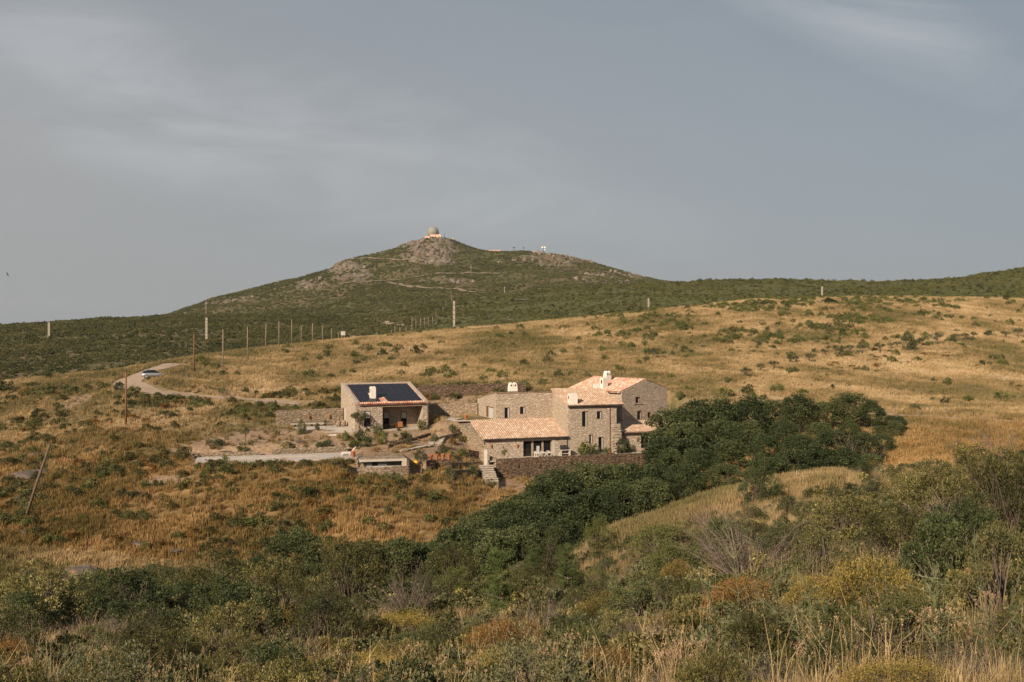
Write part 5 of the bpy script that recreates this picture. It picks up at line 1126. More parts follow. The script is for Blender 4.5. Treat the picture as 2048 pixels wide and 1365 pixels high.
# far scrub (cheap), unit ~2 m
FAR = {k: [shrub_mesh('scrub', G(200 + i * 7 + s), 9, 16, 1.0, .75, .42, .36, .7, ML[k], 0) for i in range(3)] for s, k in enumerate(('maquis', 'green', 'olive'))}
MIDB = {k: [shrub_mesh('bush', G(260 + i * 7 + s), 22, 42, 1.0, .85, .34, .17, .6, ML[k], 6) for i in range(3)] for s, k in enumerate(('oak', 'green', 'olive', 'maquis', 'rust', 'mastic'))}
NEAR = {}
for s, (k, leaf, asp, per, n) in enumerate((('mastic', .064, .24, 120, 70), ('oak', .055, .55, 110, 70), ('green', .05, .4, 120, 60), ('olive', .05, .4, 110, 60), ('maquis', .05, .45, 110, 60))):
    NEAR[k] = [shrub_mesh(k + '_bush', G(330 + i * 11 + s), n + 20, int(per * .95), 1.0, 1.0, .19, leaf * .95, asp, ML[k], 90, .38, .5) for i in range(3)]
def tip_bush(name, g, mat, n=640, per=28, rx=1.0, rz=.85):
    """dense rounded bush made of little bright-tipped sprigs"""
    d = rnd_dirs(n, g, .45); la = rnd_dirs(6, g, .3); r = (.8 + .22 * np.max(d @ la.T, axis=1) ** 3) * g.uniform(.84, 1.0, n)
    C = d * r[:, None] * np.array([rx, rx, rz]); C[:, 2] = np.abs(C[:, 2]) * .95 + .12; out_ = np.repeat(d, per, 0) + np.array([0, 0, .5])
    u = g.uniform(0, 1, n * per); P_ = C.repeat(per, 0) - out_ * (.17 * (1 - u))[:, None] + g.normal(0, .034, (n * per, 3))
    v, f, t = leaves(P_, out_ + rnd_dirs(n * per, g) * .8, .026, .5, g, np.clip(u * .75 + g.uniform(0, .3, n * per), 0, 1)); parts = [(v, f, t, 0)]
    b = np.zeros((60, 3)); j = g.integers(0, n, 60); v, f, t = sticks(b, C[j], .012, .004, g.uniform(0, 1, 60)); parts.append((v, f, t, 1)); return merge(parts, name, [mat, ML['bark']])
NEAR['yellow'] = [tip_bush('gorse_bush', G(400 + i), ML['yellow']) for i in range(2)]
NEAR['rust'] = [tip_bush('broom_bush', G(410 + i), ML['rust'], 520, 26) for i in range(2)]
def twig_bush(name, g, mat, n=90, h=1.1, sp=1.0, leafy=0.0, leafmat=None, bend=.25, fine=5):
    P0, P1, R0, R1 = [], [], [], []
    for i in range(n):
        a = g.uniform(0, 2 * math.pi); t = g.uniform(.15, 1) ** .7 * sp; p = np.array([math.cos(a) * .08, math.sin(a) * .08, 0]); d = np.array([math.cos(a) * t, math.sin(a) * t, g.uniform(.5, 1.0)]); d /= np.linalg.norm(d); L_ = h * g.uniform(.6, 1.1) / 4; r = .011
        for s in range(4):
            d = d + g.normal(0, bend, 3) * .5; d /= np.linalg.norm(d); q = p + d * L_; P0.append(p); P1.append(q); R0.append(r); R1.append(r * .7)
            for k in range(fine if s else 1):
                e = d + g.normal(0, .6, 3); e /= np.linalg.norm(e); b = p + (q - p) * g.uniform(); P0.append(b); P1.append(b + e * L_ * g.uniform(.4, .9)); R0.append(r * .45); R1.append(r * .2)
            p = q; r *= .7
    P0, P1 = np.array(P0), np.array(P1); v, f, t = sticks(P0, P1, np.array(R0), np.array(R1), g.uniform(0, 1, len(P0))); parts = [(v, f, t, 0)]
    if leafy:
        m = int(leafy * len(P0)); j = g.integers(0, len(P0), m); u = g.uniform(.2, 1, m)[:, None]; C = P0[j] + (P1[j] - P0[j]) * u + g.normal(0, .012, (m, 3))
        v, f, t = leaves(C, (P1 - P0)[j] * 4 + rnd_dirs(m, g), .05, .25, g, g.uniform(0, 1, m)); parts.append((v, f, t, 1))
    return merge(parts, name, [mat, leafmat or mat])
NEAR['twig'] = [twig_bush('dead_bush', G(420 + i), ML['twig'], 70, 1.15, 1.1) for i in range(2)]
NEAR['sage'] = [twig_bush('sprig_bush', G(430 + i), ML['sage'], 46, 1.1, .55, 9.0, ML['sage'], .12, 3) for i in range(2)]
def pine_mesh(g):
    P0, P1 = [], []; p = np.array([0., 0, -.1]); C = []
    for s in range(9):
        q = p + np.array([g.normal(0, .05), g.normal(0, .05), .24]); P0.append(p); P1.append(q)
        if s > 1:
            for k in range(5):
                a = g.uniform(0, 6.28); e = q + np.array([math.cos(a), math.sin(a), .35]) * g.uniform(.25, .55) * (1.15 - s * .07); P0.append(q); P1.append(e); C += [e, (q + e) / 2]
        p = q
    C.append(p); C = np.array(C); per = 150; n = len(C) * per; q = rnd_dirs(n, g, .5); P_ = C.repeat(per, 0) + q * g.uniform(.03, .15, n)[:, None]
    a = merge([(*leaves(P_, q + rnd_dirs(n, g) * .3, .10, .09, g, g.uniform(0, 1, n)), 0)], 'needles', [ML['pine']]); v, f, t = sticks(np.array(P0), np.array(P1), .018, .012, g.uniform(0, 1, len(P0)), 5)
    return a, merge([(v, f, t, 0)], 'pine_stem', [ML['bark']])
PINE = [pine_mesh(G(440 + i)) for i in range(2)]
def tuft(g, n, h, w, spread, mat, heads=0, name='grass_tuft', curve=.35):
    a = g.uniform(0, 6.283, n); b = np.stack([np.cos(a), np.sin(a), 0 * a], 1) * (g.uniform(0, spread, n))[:, None]; hh = h * g.uniform(.5, 1.1, n); ln = g.uniform(.05, curve, n) * hh
    dr = np.stack([np.cos(a + g.normal(0, .8, n)), np.sin(a + g.normal(0, .8, n)), 0 * a], 1); sd = np.cross(dr, [0, 0, 1]) + g.normal(0, .2, (n, 3)); sd /= np.linalg.norm(sd, axis=1, keepdims=True)
    m = b + dr * (ln * .35)[:, None] + np.array([0, 0, 1]) * (hh * .6)[:, None]; tp = b + dr * ln[:, None] + np.array([0, 0, 1]) * hh[:, None]
    V = np.stack([b - sd * w, b + sd * w, m + sd * w * .8, m - sd * w * .8, tp + sd * w * .15, tp - sd * w * .15], 1).reshape(-1, 3); k = np.arange(n)[:, None] * 6
    Fq = np.concatenate([k + np.array([[0, 1, 2, 3]]), k + np.array([[3, 2, 4, 5]])], 0); tn = np.repeat(g.uniform(0, 1, n), 6) * .7 + np.tile([0, 0, .15, .15, .3, .3], n); parts = [(V, Fq, tn, 0)]
    if heads:
        j = g.choice(n, int(n * heads), replace=False); k = 7; C = tp[j].repeat(k, 0) + g.normal(0, h * .012, (len(j) * k, 3)) + np.array([0, 0, 1]) * g.uniform(-.10, .03, len(j) * k)[:, None] * h; v, f, t = leaves(C, np.tile([[0, 0, 1.]], (len(C), 1)) + rnd_dirs(len(C), g) * .5, .036 * h ** .5, .3, g, g.uniform(.55, 1, len(C))); parts.append((v, f, t, 0))
    return merge(parts, name, [mat])
TUFT_FAR = [tuft(G(500 + i), 22, .62, .026, .38, M_GRASS) for i in range(4)]
TUFT_WARM = [tuft(G(510 + i), 24, .62, .024, .36, M_GRASSW) for i in range(4)]
TUFT_NEAR = [tuft(G(520 + i), 55, .42, .004, .25, M_STRAW, 0, curve=.9) for i in range(4)]
TUFT_TALL = [tuft(G(530 + i), 9, 1.0, .0065, .16, M_STRAW, .7, curve=.9) for i in range(3)]
M_THIST = simple('thistle_heads', (0.40, 0.26, 0.17), .9, .3, 20)
def seed_stalks(g):
    P0, P1 = [], []; H_ = []
    for i in range(9):
        p = np.array([g.normal(0, .05), g.normal(0, .05), 0]); d = np.array([g.normal(0, .18), g.normal(0, .18), 1]); 
        for s in range(3): q = p + d * .30 * g.uniform(.8, 1.1); P0.append(p); P1.append(q); d = d + g.normal(0, .1, 3); p = q
        for k in range(3): e = p + np.array([g.normal(0, .07), g.normal(0, .07), g.uniform(.05, .14)]); P0.append(p); P1.append(e); H_.append(e)
    v, f, t = sticks(np.array(P0), np.array(P1), .004, .003, g.uniform(.3, 1, len(P0))); H_ = np.array(H_).repeat(14, 0); q = rnd_dirs(len(H_), g); v2, f2, t2 = leaves(H_ + q * .018, q, .022, .5, g, g.uniform(.4, 1, len(H_)))
    return merge([(v, f, t, 0), (v2, f2, t2, 1)], 'seed_stalks', [M_STRAW, M_THIST])
STALK = [seed_stalks(G(540 + i)) for i in range(3)]
def fennel(g):
    P0, P1 = [], []; L_ = []
    for i in range(3):
        p = np.array([g.normal(0, .05), g.normal(0, .05), 0]); d = np.array([g.normal(0, .25), g.normal(0, .2), 1.0])
        for s in range(7):
            q = p + d * .19; P0.append(p); P1.append(q)
            for k in range(4):
                e = d * .6 + g.normal(0, .55, 3); e /= np.linalg.norm(e); w = q + e * g.uniform(.14, .3); P0.append(q); P1.append(w)
                for m in range(9): b = q + (w - q) * g.uniform(.2, 1); L_.append((b, e + g.normal(0, .6, 3)))
            d = d + g.normal(0, .12, 3); p = q
    v, f, t = sticks(np.array(P0), np.array(P1), .006, .003, g.uniform(.4, 1, len(P0))); C = np.array([a for a, b in L_]); D = np.array([b for a, b in L_]); v2, f2, t2 = leaves(C, D, .075, .07, g, g.uniform(.3, 1, len(C)))
    return merge([(v, f, t, 0), (v2, f2, t2, 0)], 'fennel', [ML['sage']])
FENNEL = [fennel(G(550 + i)) for i in range(3)]
# ------------------------------------------------------------------ scatter of uncountable ground cover through geometry nodes
def gn_scatter(name, P_, scl, rot, templates, label):
    me = bpy.data.meshes.new(name); me.vertices.add(len(P_)); me.vertices.foreach_set('co', np.asarray(P_, np.float32).ravel())
    for an, ar in (('scl', scl), ('rz', rot)): a = me.attributes.new(an, 'FLOAT', 'POINT'); a.data.foreach_set('value', np.asarray(ar, np.float32))
    a = me.attributes.new('pick', 'INT', 'POINT'); a.data.foreach_set('value', np.random.default_rng(len(P_)).integers(0, len(templates), len(P_)).astype(np.int32))
    o = link(name, me); tc_ = bpy.data.collections.new(name + '_forms')
    for t in templates: tc_.objects.link(bpy.data.objects.new(name + '_form', t))
    gt_ = bpy.data.node_groups.new(name, 'GeometryNodeTree'); gt_.interface.new_socket('Geometry', in_out='INPUT', socket_type='NodeSocketGeometry'); gt_.interface.new_socket('Geometry', in_out='OUTPUT', socket_type='NodeSocketGeometry')
    n = gt_.nodes; l = gt_.links; gi = n.new('NodeGroupInput'); go = n.new('NodeGroupOutput'); ci = n.new('GeometryNodeCollectionInfo'); ci.inputs['Collection'].default_value = tc_; ci.inputs['Separate Children'].default_value = True; ci.inputs['Reset Children'].default_value = True
    ip = n.new('GeometryNodeInstanceOnPoints'); ip.inputs['Pick Instance'].default_value = True
    def at_(nm, ty): k = n.new('GeometryNodeInputNamedAttribute'); k.data_type = ty; k.inputs[0].default_value = nm; return k.outputs[0]
    cx3 = n.new('ShaderNodeCombineXYZ'); l.new(at_('rz', 'FLOAT'), cx3.inputs[2]); l.new(gi.outputs[0], ip.inputs['Points']); l.new(ci.outputs[0], ip.inputs['Instance']); l.new(at_('pick', 'INT'), ip.inputs['Instance Index'])
    l.new(cx3.outputs[0], ip.inputs['Rotation']); l.new(at_('scl', 'FLOAT'), ip.inputs['Scale']); l.new(ip.outputs[0], go.inputs[0])
    md = o.modifiers.new('cover', 'NODES'); md.node_group = gt_; return tag(o, label, 'ground cover', None, 'stuff')
def sample(n, y0, y1, p0, p1, g, power=0.0):
    """random places in a wedge of land; power -1: even over depth, 0: even over the ground"""
    u = g.uniform(0, 1, n); e = 2.0 + power; Y = (y0 ** e + (y1 ** e - y0 ** e) * u) ** (1 / e) if abs(e) > 1e-6 else y0 * (y1 / y0) ** u
    X = (g.uniform(p0, p1, n) - CX) / F * Y; return X, Y
ROADS = [(ROAD1, 5.2)] + [(seen([(1335, 822), (1480, 832), (1700, 828), (1800, 832), (1870, 836), (1950, 840), (2040, 845)], 145), 1.3)]
def keep_off(X, Y, extra=0.0):
    """true where ground plants may grow: not in buildings, pads, pool, roads"""
    ok = np.ones(len(X), bool)
    rects = [(A.x, A.y, A.t, -8.6, WA + .6, -2.4, DA + .5), (H.x, H.y, H.t, -3.4, 34, -.4, 18.5), (TX_, TY_, R(15.5), -.3, 36, -.3, 8), (P.x, P.y, P.t, -.5, 22.6, -.4, 8.5), (B.x, B.y, B.t, -.6, 8.8, -1.0, 5.4), (Dg.x, Dg.y, Dg.t, -.5, DW + .4, -.4, DD + .6)]
    for ox, oy, th, s0, s1, d0, d1 in rects:
        c, n_ = math.cos(th), math.sin(th); s = (X - ox) * c + (Y - oy) * n_; d = -(X - ox) * n_ + (Y - oy) * c; ok &= ~((s > s0 - extra) & (s < s1 + extra) & (d > d0 - extra) & (d < d1 + extra))
    for pts, w in ROADS:
        for (a, b) in zip(pts[:-1], pts[1:]):
            dx, dy = b[0] - a[0], b[1] - a[1]; t = np.clip(((X - a[0]) * dx + (Y - a[1]) * dy) / (dx * dx + dy * dy), 0, 1); ok &= np.hypot(X - a[0] - t * dx, Y - a[1] - t * dy) > w * .62 + extra
    return ok
g = G(900)
X, Y = sample(270000, 100, 440, -160, 2210, g, -1.0); ma = cover_masks(X, Y); k = keep_off(X, Y) & (g.uniform(0, 1, len(X)) < ma[0] * (1 - ma[2] * .82)) & (g.uniform(0, 1, len(X)) < .35 + 1.0 * sstep(.35, .6, fbm(X, Y, 7, 3, 301)))
X, Y, wm = X[k], Y[k], ma[4][k]; S = g.uniform(.6, 1.25, len(X)) * (1 + sstep(150, 420, Y) * .55); Z = h_fun(X, Y) - .03; P3 = np.stack([X, Y, Z], 1); w_ = g.uniform(0, 1, len(X)) < wm
gn_scatter('dry_grass', P3[~w_], S[~w_], g.uniform(0, 6.28, (~w_).sum()), TUFT_FAR, 'pale straw-coloured dry grass over the upper hillside')
gn_scatter('rusty_grass', P3[w_], S[w_], g.uniform(0, 6.28, w_.sum()), TUFT_WARM, 'rust and gold dry grass over the lower slope and the banks')
X, Y = sample(64000, 10, 100, -800, 2850, g, 0.0); ma = cover_masks(X, Y); Z = h_fun(X, Y) - .02; kn = (ma[0] > .85) & (Y > 60)
k = ~kn & (g.uniform(0, 1, len(X)) < .12 + .7 * sstep(.45, .62, fbm(X, Y, 4, 3, 302))); P3 = np.stack([X, Y, Z], 1); S = g.uniform(.6, 1.15, len(X)) * (1 + .5 * sstep(30, 90, Y))
gn_scatter('foreground_grass', P3[k], S[k], g.uniform(0, 6.28, k.sum()), TUFT_NEAR, 'dry straw grass between the foreground bushes')
gn_scatter('knoll_grass', np.concatenate([P3[kn], P3[kn] + np.array([.4, .3, 0])]), np.concatenate([S[kn], S[kn]]) * .8, g.uniform(0, 6.28, 2 * kn.sum()), TUFT_FAR, 'dry golden grass on the small knoll before the oaks')
X, Y = sample(1000, 13, 42, -60, 2110, g, -1.3); P3 = np.stack([X, Y, h_fun(X, Y) - .02], 1)
gn_scatter('tall_grass', P3, g.uniform(.6, 1.0, len(X)), g.uniform(0, 6.28, len(X)), TUFT_TALL, 'tall bent straw stalks with seed heads in the foreground')
# far maquis
X, Y = sample(100000, 180, 1060, -220, 2260, g, -.75); ma = cover_masks(X, Y); den = (1 - ma[0]) * (.42 + .75 * sstep(.42, .58, fbm(X, Y, 34, 5, 303, .6))); k = (g.uniform(0, 1, len(X)) < den) & (ma[3] < .5)
X, Y = X[k], Y[k]; gm = g.uniform(0, 1, len(X)) < sstep(700, 980, col_of(X, Y)) * .8; S = g.uniform(.5, 1.25, len(X)) * (.9 + sstep(250, 900, Y) * .7); P3 = np.stack([X, Y, h_fun(X, Y) - .15], 1)
gn_scatter('maquis', P3[~gm], S[~gm], g.uniform(0, 6.28, (~gm).sum()), FAR['maquis'], 'dark evergreen scrub covering the far hills')
gn_scatter('green_scrub', P3[gm], S[gm] * .62, g.uniform(0, 6.28, gm.sum()), FAR['green'], 'brighter green low scrub on the far right-hand hill')
X, Y = sample(60000, 1060, 1850, 180, 1480, g, -.3); ma = cover_masks(X, Y); k = g.uniform(0, 1, len(X)) < (.30 + .8 * sstep(.42, .6, fbm(X, Y, 90, 4, 304))) * (1 - ma[3] * .72); X, Y = X[k], Y[k]
gn_scatter('mountain_scrub', np.stack([X, Y, h_fun(X, Y) - .3], 1), g.uniform(.9, 2.6, len(X)), g.uniform(0, 6.28, len(X)), FAR['maquis'][:2] + FAR['green'][:1], 'scrub over the flanks of the mountain')
# loose scree stones
def rock_mesh(name, g, sub=2, flat=.55, mat=None, rough=.28):
    bm = bmesh.new(); bmesh.ops.create_icosphere(bm, subdivisions=sub, radius=1.0); o = g.uniform(0, 50, 3); pl = rnd_dirs(7, g)
    for v in bm.verts:
        c = np.array(v.co); d = c * 1.0
        for p_ in pl: t = d @ p_; d = d - p_ * max(0, t - .62) * .9
        d = d * (1 + rough * (vnoise(np.array([d[0] * 2 + o[0]]), np.array([d[1] * 2 + d[2] * 1.7 + o[1]]), 3)[0] - .5)); v.co = Vector((d[0], d[1], d[2] * flat))
    me = bpy.data.meshes.new(name); bm.to_mesh(me); bm.free(); me.materials.append(mat or M_ROCK); return me
ROCKM = [rock_mesh('rock', G(700 + i)) for i in range(5)]; SLABM = [rock_mesh('rock_slab', G(710 + i), 3, .28) for i in range(3)]; CRAGM = [rock_mesh('crag', G(720 + i), 2, 1.0, M_CRAG, .5) for i in range(4)]
PEB = [rock_mesh('stone', G(730 + i), 1, .5, M_DRYP) for i in range(4)]
X, Y = sample(42000, 105, 200, -50, 1400, g, 0); ma = cover_masks(X, Y); k = keep_off(X, Y) & (g.uniform(0, 1, len(X)) < ma[2] * .75 + .012); X, Y = X[k], Y[k]
gn_scatter('scree', np.stack([X, Y, h_fun(X, Y)], 1), g.uniform(.03, .16, len(X)), g.uniform(0, 6.28, len(X)), PEB, 'loose pale stones lying on the bare soil and scree')
X, Y = sample(40000, 1060, 1810, 330, 1400, g, 0); ma = cover_masks(X, Y); k = g.uniform(0, 1, len(X)) < ma[3] * .30 * sstep(.42, .55, fbm(X, Y, 45, 3, 305)); X, Y = X[k], Y[k]
gn_scatter('mountain_crags', np.stack([X, Y, h_fun(X, Y)], 1), g.uniform(1.2, 5.0, len(X)) * g.uniform(.6, 1.2, len(X)), g.uniform(0, 6.28, len(X)), CRAGM, 'grey rock crags breaking out of the mountain scrub')
# ------------------------------------------------------------------ placed plants and rocks, one object each
def tree(pair, loc, scale, rz, name, label, group=None, cat='tree', sz=None):
    r = empty(name, loc, rz); r.scale = (scale, scale, sz or scale); tag(r, label, cat, group)
    link('crown', pair[0], r); link('trunk', pair[1], r); return r
g = G(1000)
def oak_at(px, Yd, top, label, group, wide=1.0):
    x, y, z = at(px, Yd); h = -(top - HY) / F * y - z; s = max(.35, h / 7.0); i = int(g.integers(0, 5))
    return tree(OAK[i], (x, y, z), s * wide, g.uniform(0, 6.28), 'oak_tree', label, group, 'tree', s)
GB = [(1345,148,818),(1395,150,800),(1445,150,797),(1495,150,792),(1550,151,800),(1600,150,788),(1650,151,797),(1700,150,783),(1745,148,802),(1783,146,830)]
GM = [(1330,141,862),(1380,142,845),(1440,141,838),(1500,142,842),(1570,140,840),(1640,140,838),(1700,139,842),(1760,138,858),(1800,142,846)]
GF = [(1345,133,900),(1400,132,888),(1460,131,872),(1530,130,866),(1600,128,860),(1670,126,858),(1730,125,864),(1768,130,862),(1790,138,842)]
GR = [(1310,127,925),(1260,126,928),(1215,125,925),(1170,122,928),(1120,120,938),(1085,118,955),(1042,116,978),(1000,113,1005),(962,110,1020),(1380,124,930),(1450,122,925),(1520,120,925),(1300,118,958),(1240,116,962),(1190,113,975),(1130,111,990),(1070,109,1003),(1015,107,1030),(950,103,1042),(1110,103,1035),(1055,101,1050),(905,100,1052),(985,98,1062),(1690,118,893),(1640,119,890),(1590,120,896),(1738,119,902),(1540,119,905)]
NTH = ['leftmost','second','third','fourth','fifth','sixth','seventh','eighth','ninth','tenth','eleventh','twelfth','thirteenth','fourteenth','fifteenth','sixteenth','seventeenth','eighteenth','nineteenth']
GR1 = [t for t in GR if t[2] < 962]; GR2 = [t for t in GR if t[2] >= 962]
for rows, lab, grp in ((GB, 'dark oak, %s in the back row of the grove by the farmhouse', 'evergreen oaks of the big grove'), (GM, 'dark oak, %s in the middle row of the big grove', 'evergreen oaks of the big grove'), (GF, 'dark oak, %s along the front of the big grove', 'evergreen oaks of the big grove'),
                       (GR1, 'ravine oak, %s of the row nearest the terrace wall', 'evergreen oaks of the ravine'), (GR2, 'ravine oak, %s of the row nearest the foreground', 'evergreen oaks of the ravine')):
    for i, (px, Yd, top) in enumerate(sorted(rows)):
        o_ = NTH[i] + ('' if i == 0 else ' from the left'); o_ = 'rightmost' if i == len(rows) - 1 else o_; oak_at(px, Yd, top, lab % o_, grp, 1.12)
GL = [(600,88,1062,.9),(520,84,1112,1),(455,82,1120,1),(405,80,1132,1),(560,80,1120,1),(740,92,1082,1),(690,90,1088,1),(655,86,1110,1),(800,92,1078,.9),(850,94,1075,1),(480,76,1135,1),(340,78,1140,1),(620,82,1125,.9),(905,90,1085,.9)]
GL = GL[:1] + sorted(GL[1:])
for j, (px, Yd, top, w) in enumerate(GL): oak_at(px, Yd, top, 'round dark oak bush standing against the dry slope, left of the ravine trees' if j == 0 else 'dark oak bush at the dry slope foot, %s of its row' % (NTH[j - 1] if j == 1 else NTH[j - 1] + ' from the left'), 'dark oak bushes in the hollow', w * 1.15)
# olives in a line across the dry hill
OL = [(1312,720,24),(1490,757,22),(1521,747,20),(1547,740,19),(1580,729,17),(1592,728,16),(1619,727,21),(1650,714,16),(1677,714,18),(1700,706,16),(1722,708,20),(1760,706,21),(1783,701,16),(1794,697,14),(1841,692,16),(1873,691,27),(1913,683,15),(1930,682,16),(1948,679,15),(2012,680,18),(2036,676,20)]
ORD = ['first','second','third','fourth','fifth','sixth','seventh','eighth','ninth','tenth','eleventh','twelfth','thirteenth','fourteenth','fifteenth','sixteenth','seventeenth','eighteenth','nineteenth','twentieth','twenty-first']
for i, (px, py, h) in enumerate(OL):
    x, y, z = hit(px, py, 175, 420); s = h / F * y / 3.2
    lab = 'lone olive tree just above the roof of the tall block' if i == 0 else ('large dark rounded olive leaning left, biggest of the hillside row' if h == 27 else '%s olive from the left in the hillside row' % ORD[i - 1])
    tree(OLV[i % 4], (x, y, z), s * 1.25, g.uniform(0, 6.28), 'olive_tree', lab, 'olive trees on the dry hillside', 'tree', s)
x, y, z = hit(1818, 703, 175, 420); tag(link('round_bush', MIDB['olive'][0], None, (x, y, z), None, (2.1, 2.1, 3.6)), 'upright dark bush between the hillside olives', 'bush')
def bush(kind, px, py, w, h, label, name='bush', group=None, ymin=100, ymax=500, bank=MIDB, Yd=None):
    x, y, z = at(px, Yd) if Yd else hit(px, py, ymin, ymax); ms = bank[kind]; s = w / F * y / 2.1; sh = h / F * y / 1.25
    return tag(link(name, ms[int(g.integers(0, len(ms)))], None, (x, y, z - .03), (0, 0, g.uniform(0, 6.28)), (s, s, sh)), label, 'bush', group)
for (px, py, w, h, k, lb) in ((1977,674,26,12,'oak','wide dark bush right of the hillside olives'),(1660,608,42,11,'oak','long dark bush at the foot of the right concrete pylon'),(1652,622,34,8,'maquis','low flat bush below the right concrete pylon'),(2014,603,17,13,'oak','dark round bush near the right edge of the hill crest'),
        (1730,743,20,12,'olive','grey-green round bush among the rusty scrub on the right hill'),(1752,738,18,10,'rust','rusty yellow bush beside the grey-green round one'),(1964,733,14,12,'oak','left of two dark bushes on the right slope'),(1978,731,13,9,'olive','right, greyer of two bushes on the right slope'),
        (1895,770,20,14,'green','bright green bush low on the right slope'),(1866,766,14,12,'olive','grey bush left of the bright green one on the right slope'),(1830,821,22,14,'olive','grey bush above the end of the oak grove'),(1362,800,14,16,'green','fresh green bush right of the tall block, lower one'),(1372,780,10,8,'green','fresh green bush right of the tall block, upper one'),
        (656,716,14,12,'oak','small dark round bush alone on the left of the crest field'),(608,722,16,8,'maquis','flat dark bush left of the round one on the crest field'),(735,703,34,14,'maquis','dark bush at the left of the cluster on the crest field'),(770,696,40,12,'green','olive-green bush at the top of the crest cluster'),(765,712,20,14,'oak','dark bush at the bottom of the crest cluster'),
        (795,704,26,14,'maquis','middle bush of the crest cluster'),(830,706,26,14,'oak','dark bush at the right of the crest cluster'),(848,700,20,12,'maquis','brown-green bush, rightmost of the crest cluster'),(883,690,18,9,'green','flat bush right of the crest cluster'),(1310,632,8,10,'oak','small dark bush under the slim concrete pylon'),(1298,634,10,8,'oak','dark tuft left of the slim pylon'),
        (10,786,34,26,'oak','dark bush at the left edge of the photo, under the dark hillside'),(97,758,20,14,'oak','dark round bush at the boundary of grass and dark scrub, left'),(62,775,40,10,'maquis','low green bush on the left grass crest'),(230,757,12,12,'green','green bush at the outer edge of the road bend'),
        (240,785,24,20,'oak','dark green bush behind the lowest brown pole'),(268,788,26,16,'green','bright bush right of the lowest brown pole'),(325,832,34,12,'oak','dark green clump on the slope right of the lowest pole'),(395,806,24,14,'olive','grey bush on the lower side of the dirt road'),(552,823,18,20,'oak','upright dark bush below the dirt road'),(565,790,16,12,'olive','grey tuft above the dirt road'),
        (160,852,30,10,'maquis','dark low bush in the grass above the leaning pole'),(150,865,16,8,'oak','small dark clump left of the scree')):
    bush(k, px, py, w, h, lb)
# hillside bushes, similar to one another
GH = 'low bushes dotted over the dry hillside'
n = 0
while n < 190:
    if n < 95: px, py = g.uniform(1290, 1720), g.uniform(632, 716)
    elif n < 150: px, py = g.uniform(1250, 2048), g.uniform(606, 800)
    else: px, py = g.uniform(560, 1290), g.uniform(670, 775)
    x, y, z = hit(px, py, 172, 430); cyv = float(crest_y(np.array([x]), np.array([y]))[0])
    if y > cyv - 4 or not keep_off(np.array([x]), np.array([y]), 1.5)[0]: continue
    k = ('green', 'oak', 'green', 'maquis', 'olive')[n % 5]; w = g.uniform(7, 16) if n < 150 else g.uniform(8, 18); s = w / F * y / 2.1
    tag(link('hillside_bush', MIDB[k][int(g.integers(0, 3))], None, (x, y, z - .05), (0, 0, g.uniform(0, 6.28)), (s, s, s * g.uniform(.8, 1.3))), {'green': 'low bright green bush on the dry hillside', 'oak': 'low dark green bush on the dry hillside', 'maquis': 'low brownish green bush on the dry hillside', 'olive': 'low grey-green bush on the dry hillside'}[k], 'bush', GH); n += 1
X, Y = sample(11000, 172, 430, 350, 2200, g, 0); dn = (.05 + .95 * np.exp(-((col_of(X, Y) - 1560) / 260) ** 2) * sstep(225, 300, Y)) * sstep(.38, .55, fbm(X, Y, 16, 3, 311)); ma = cover_masks(X, Y); kk = keep_off(X, Y, 1) & (g.uniform(0, 1, len(X)) < dn * .95) & (ma[0] > .9)
gn_scatter('bush_cover', np.stack([X, Y, h_fun(X, Y) - .05], 1)[kk], g.uniform(.7, 1.5, kk.sum()), g.uniform(0, 6.28, kk.sum()), MIDB['green'] + MIDB['maquis'][:1], 'carpet of small green bushes over the dry hillside')
X, Y = sample(5200, 102, 185, -160, 1010, g, 0); ma = cover_masks(X, Y); kk = keep_off(X, Y, .8) & (g.uniform(0, 1, len(X)) < (.10 + .5 * sstep(.5, .62, fbm(X, Y, 14, 3, 312))) * (1 - ma[2] * .75))
gn_scatter('weeds', np.stack([X, Y, h_fun(X, Y) - .05], 1)[kk], g.uniform(.35, .95, kk.sum()), g.uniform(0, 6.28, kk.sum()), MIDB['maquis'] + MIDB['rust'][:1] + MIDB['green'][:2] + MIDB['mastic'][:2], 'olive and rusty weeds in patches over the lower slope')
# rusty scrub band on the right hill
n = 0
while n < 46:
    t = g.uniform(); px = 1640 + 400 * t + g.normal(0, 22); py = 742 - 48 * t + g.normal(0, 7); x, y, z = hit(px, py, 172, 400); w = g.uniform(9, 24) / F * y / 2.1; k = ('rust', 'rust', 'green', 'maquis')[n % 4]
    tag(link('scrub_bush', MIDB[k][n % 3], None, (x, y, z - .05), (0, 0, g.uniform(0, 6.28)), (w, w, w * .5)), {'rust': 'flat rusty yellow bush in the scrub band below the olives', 'green': 'flat green bush in the scrub band below the olives', 'maquis': 'flat dark bush in the scrub band below the olives'}[k], 'bush', 'flat bushes of the scrub band'); n += 1
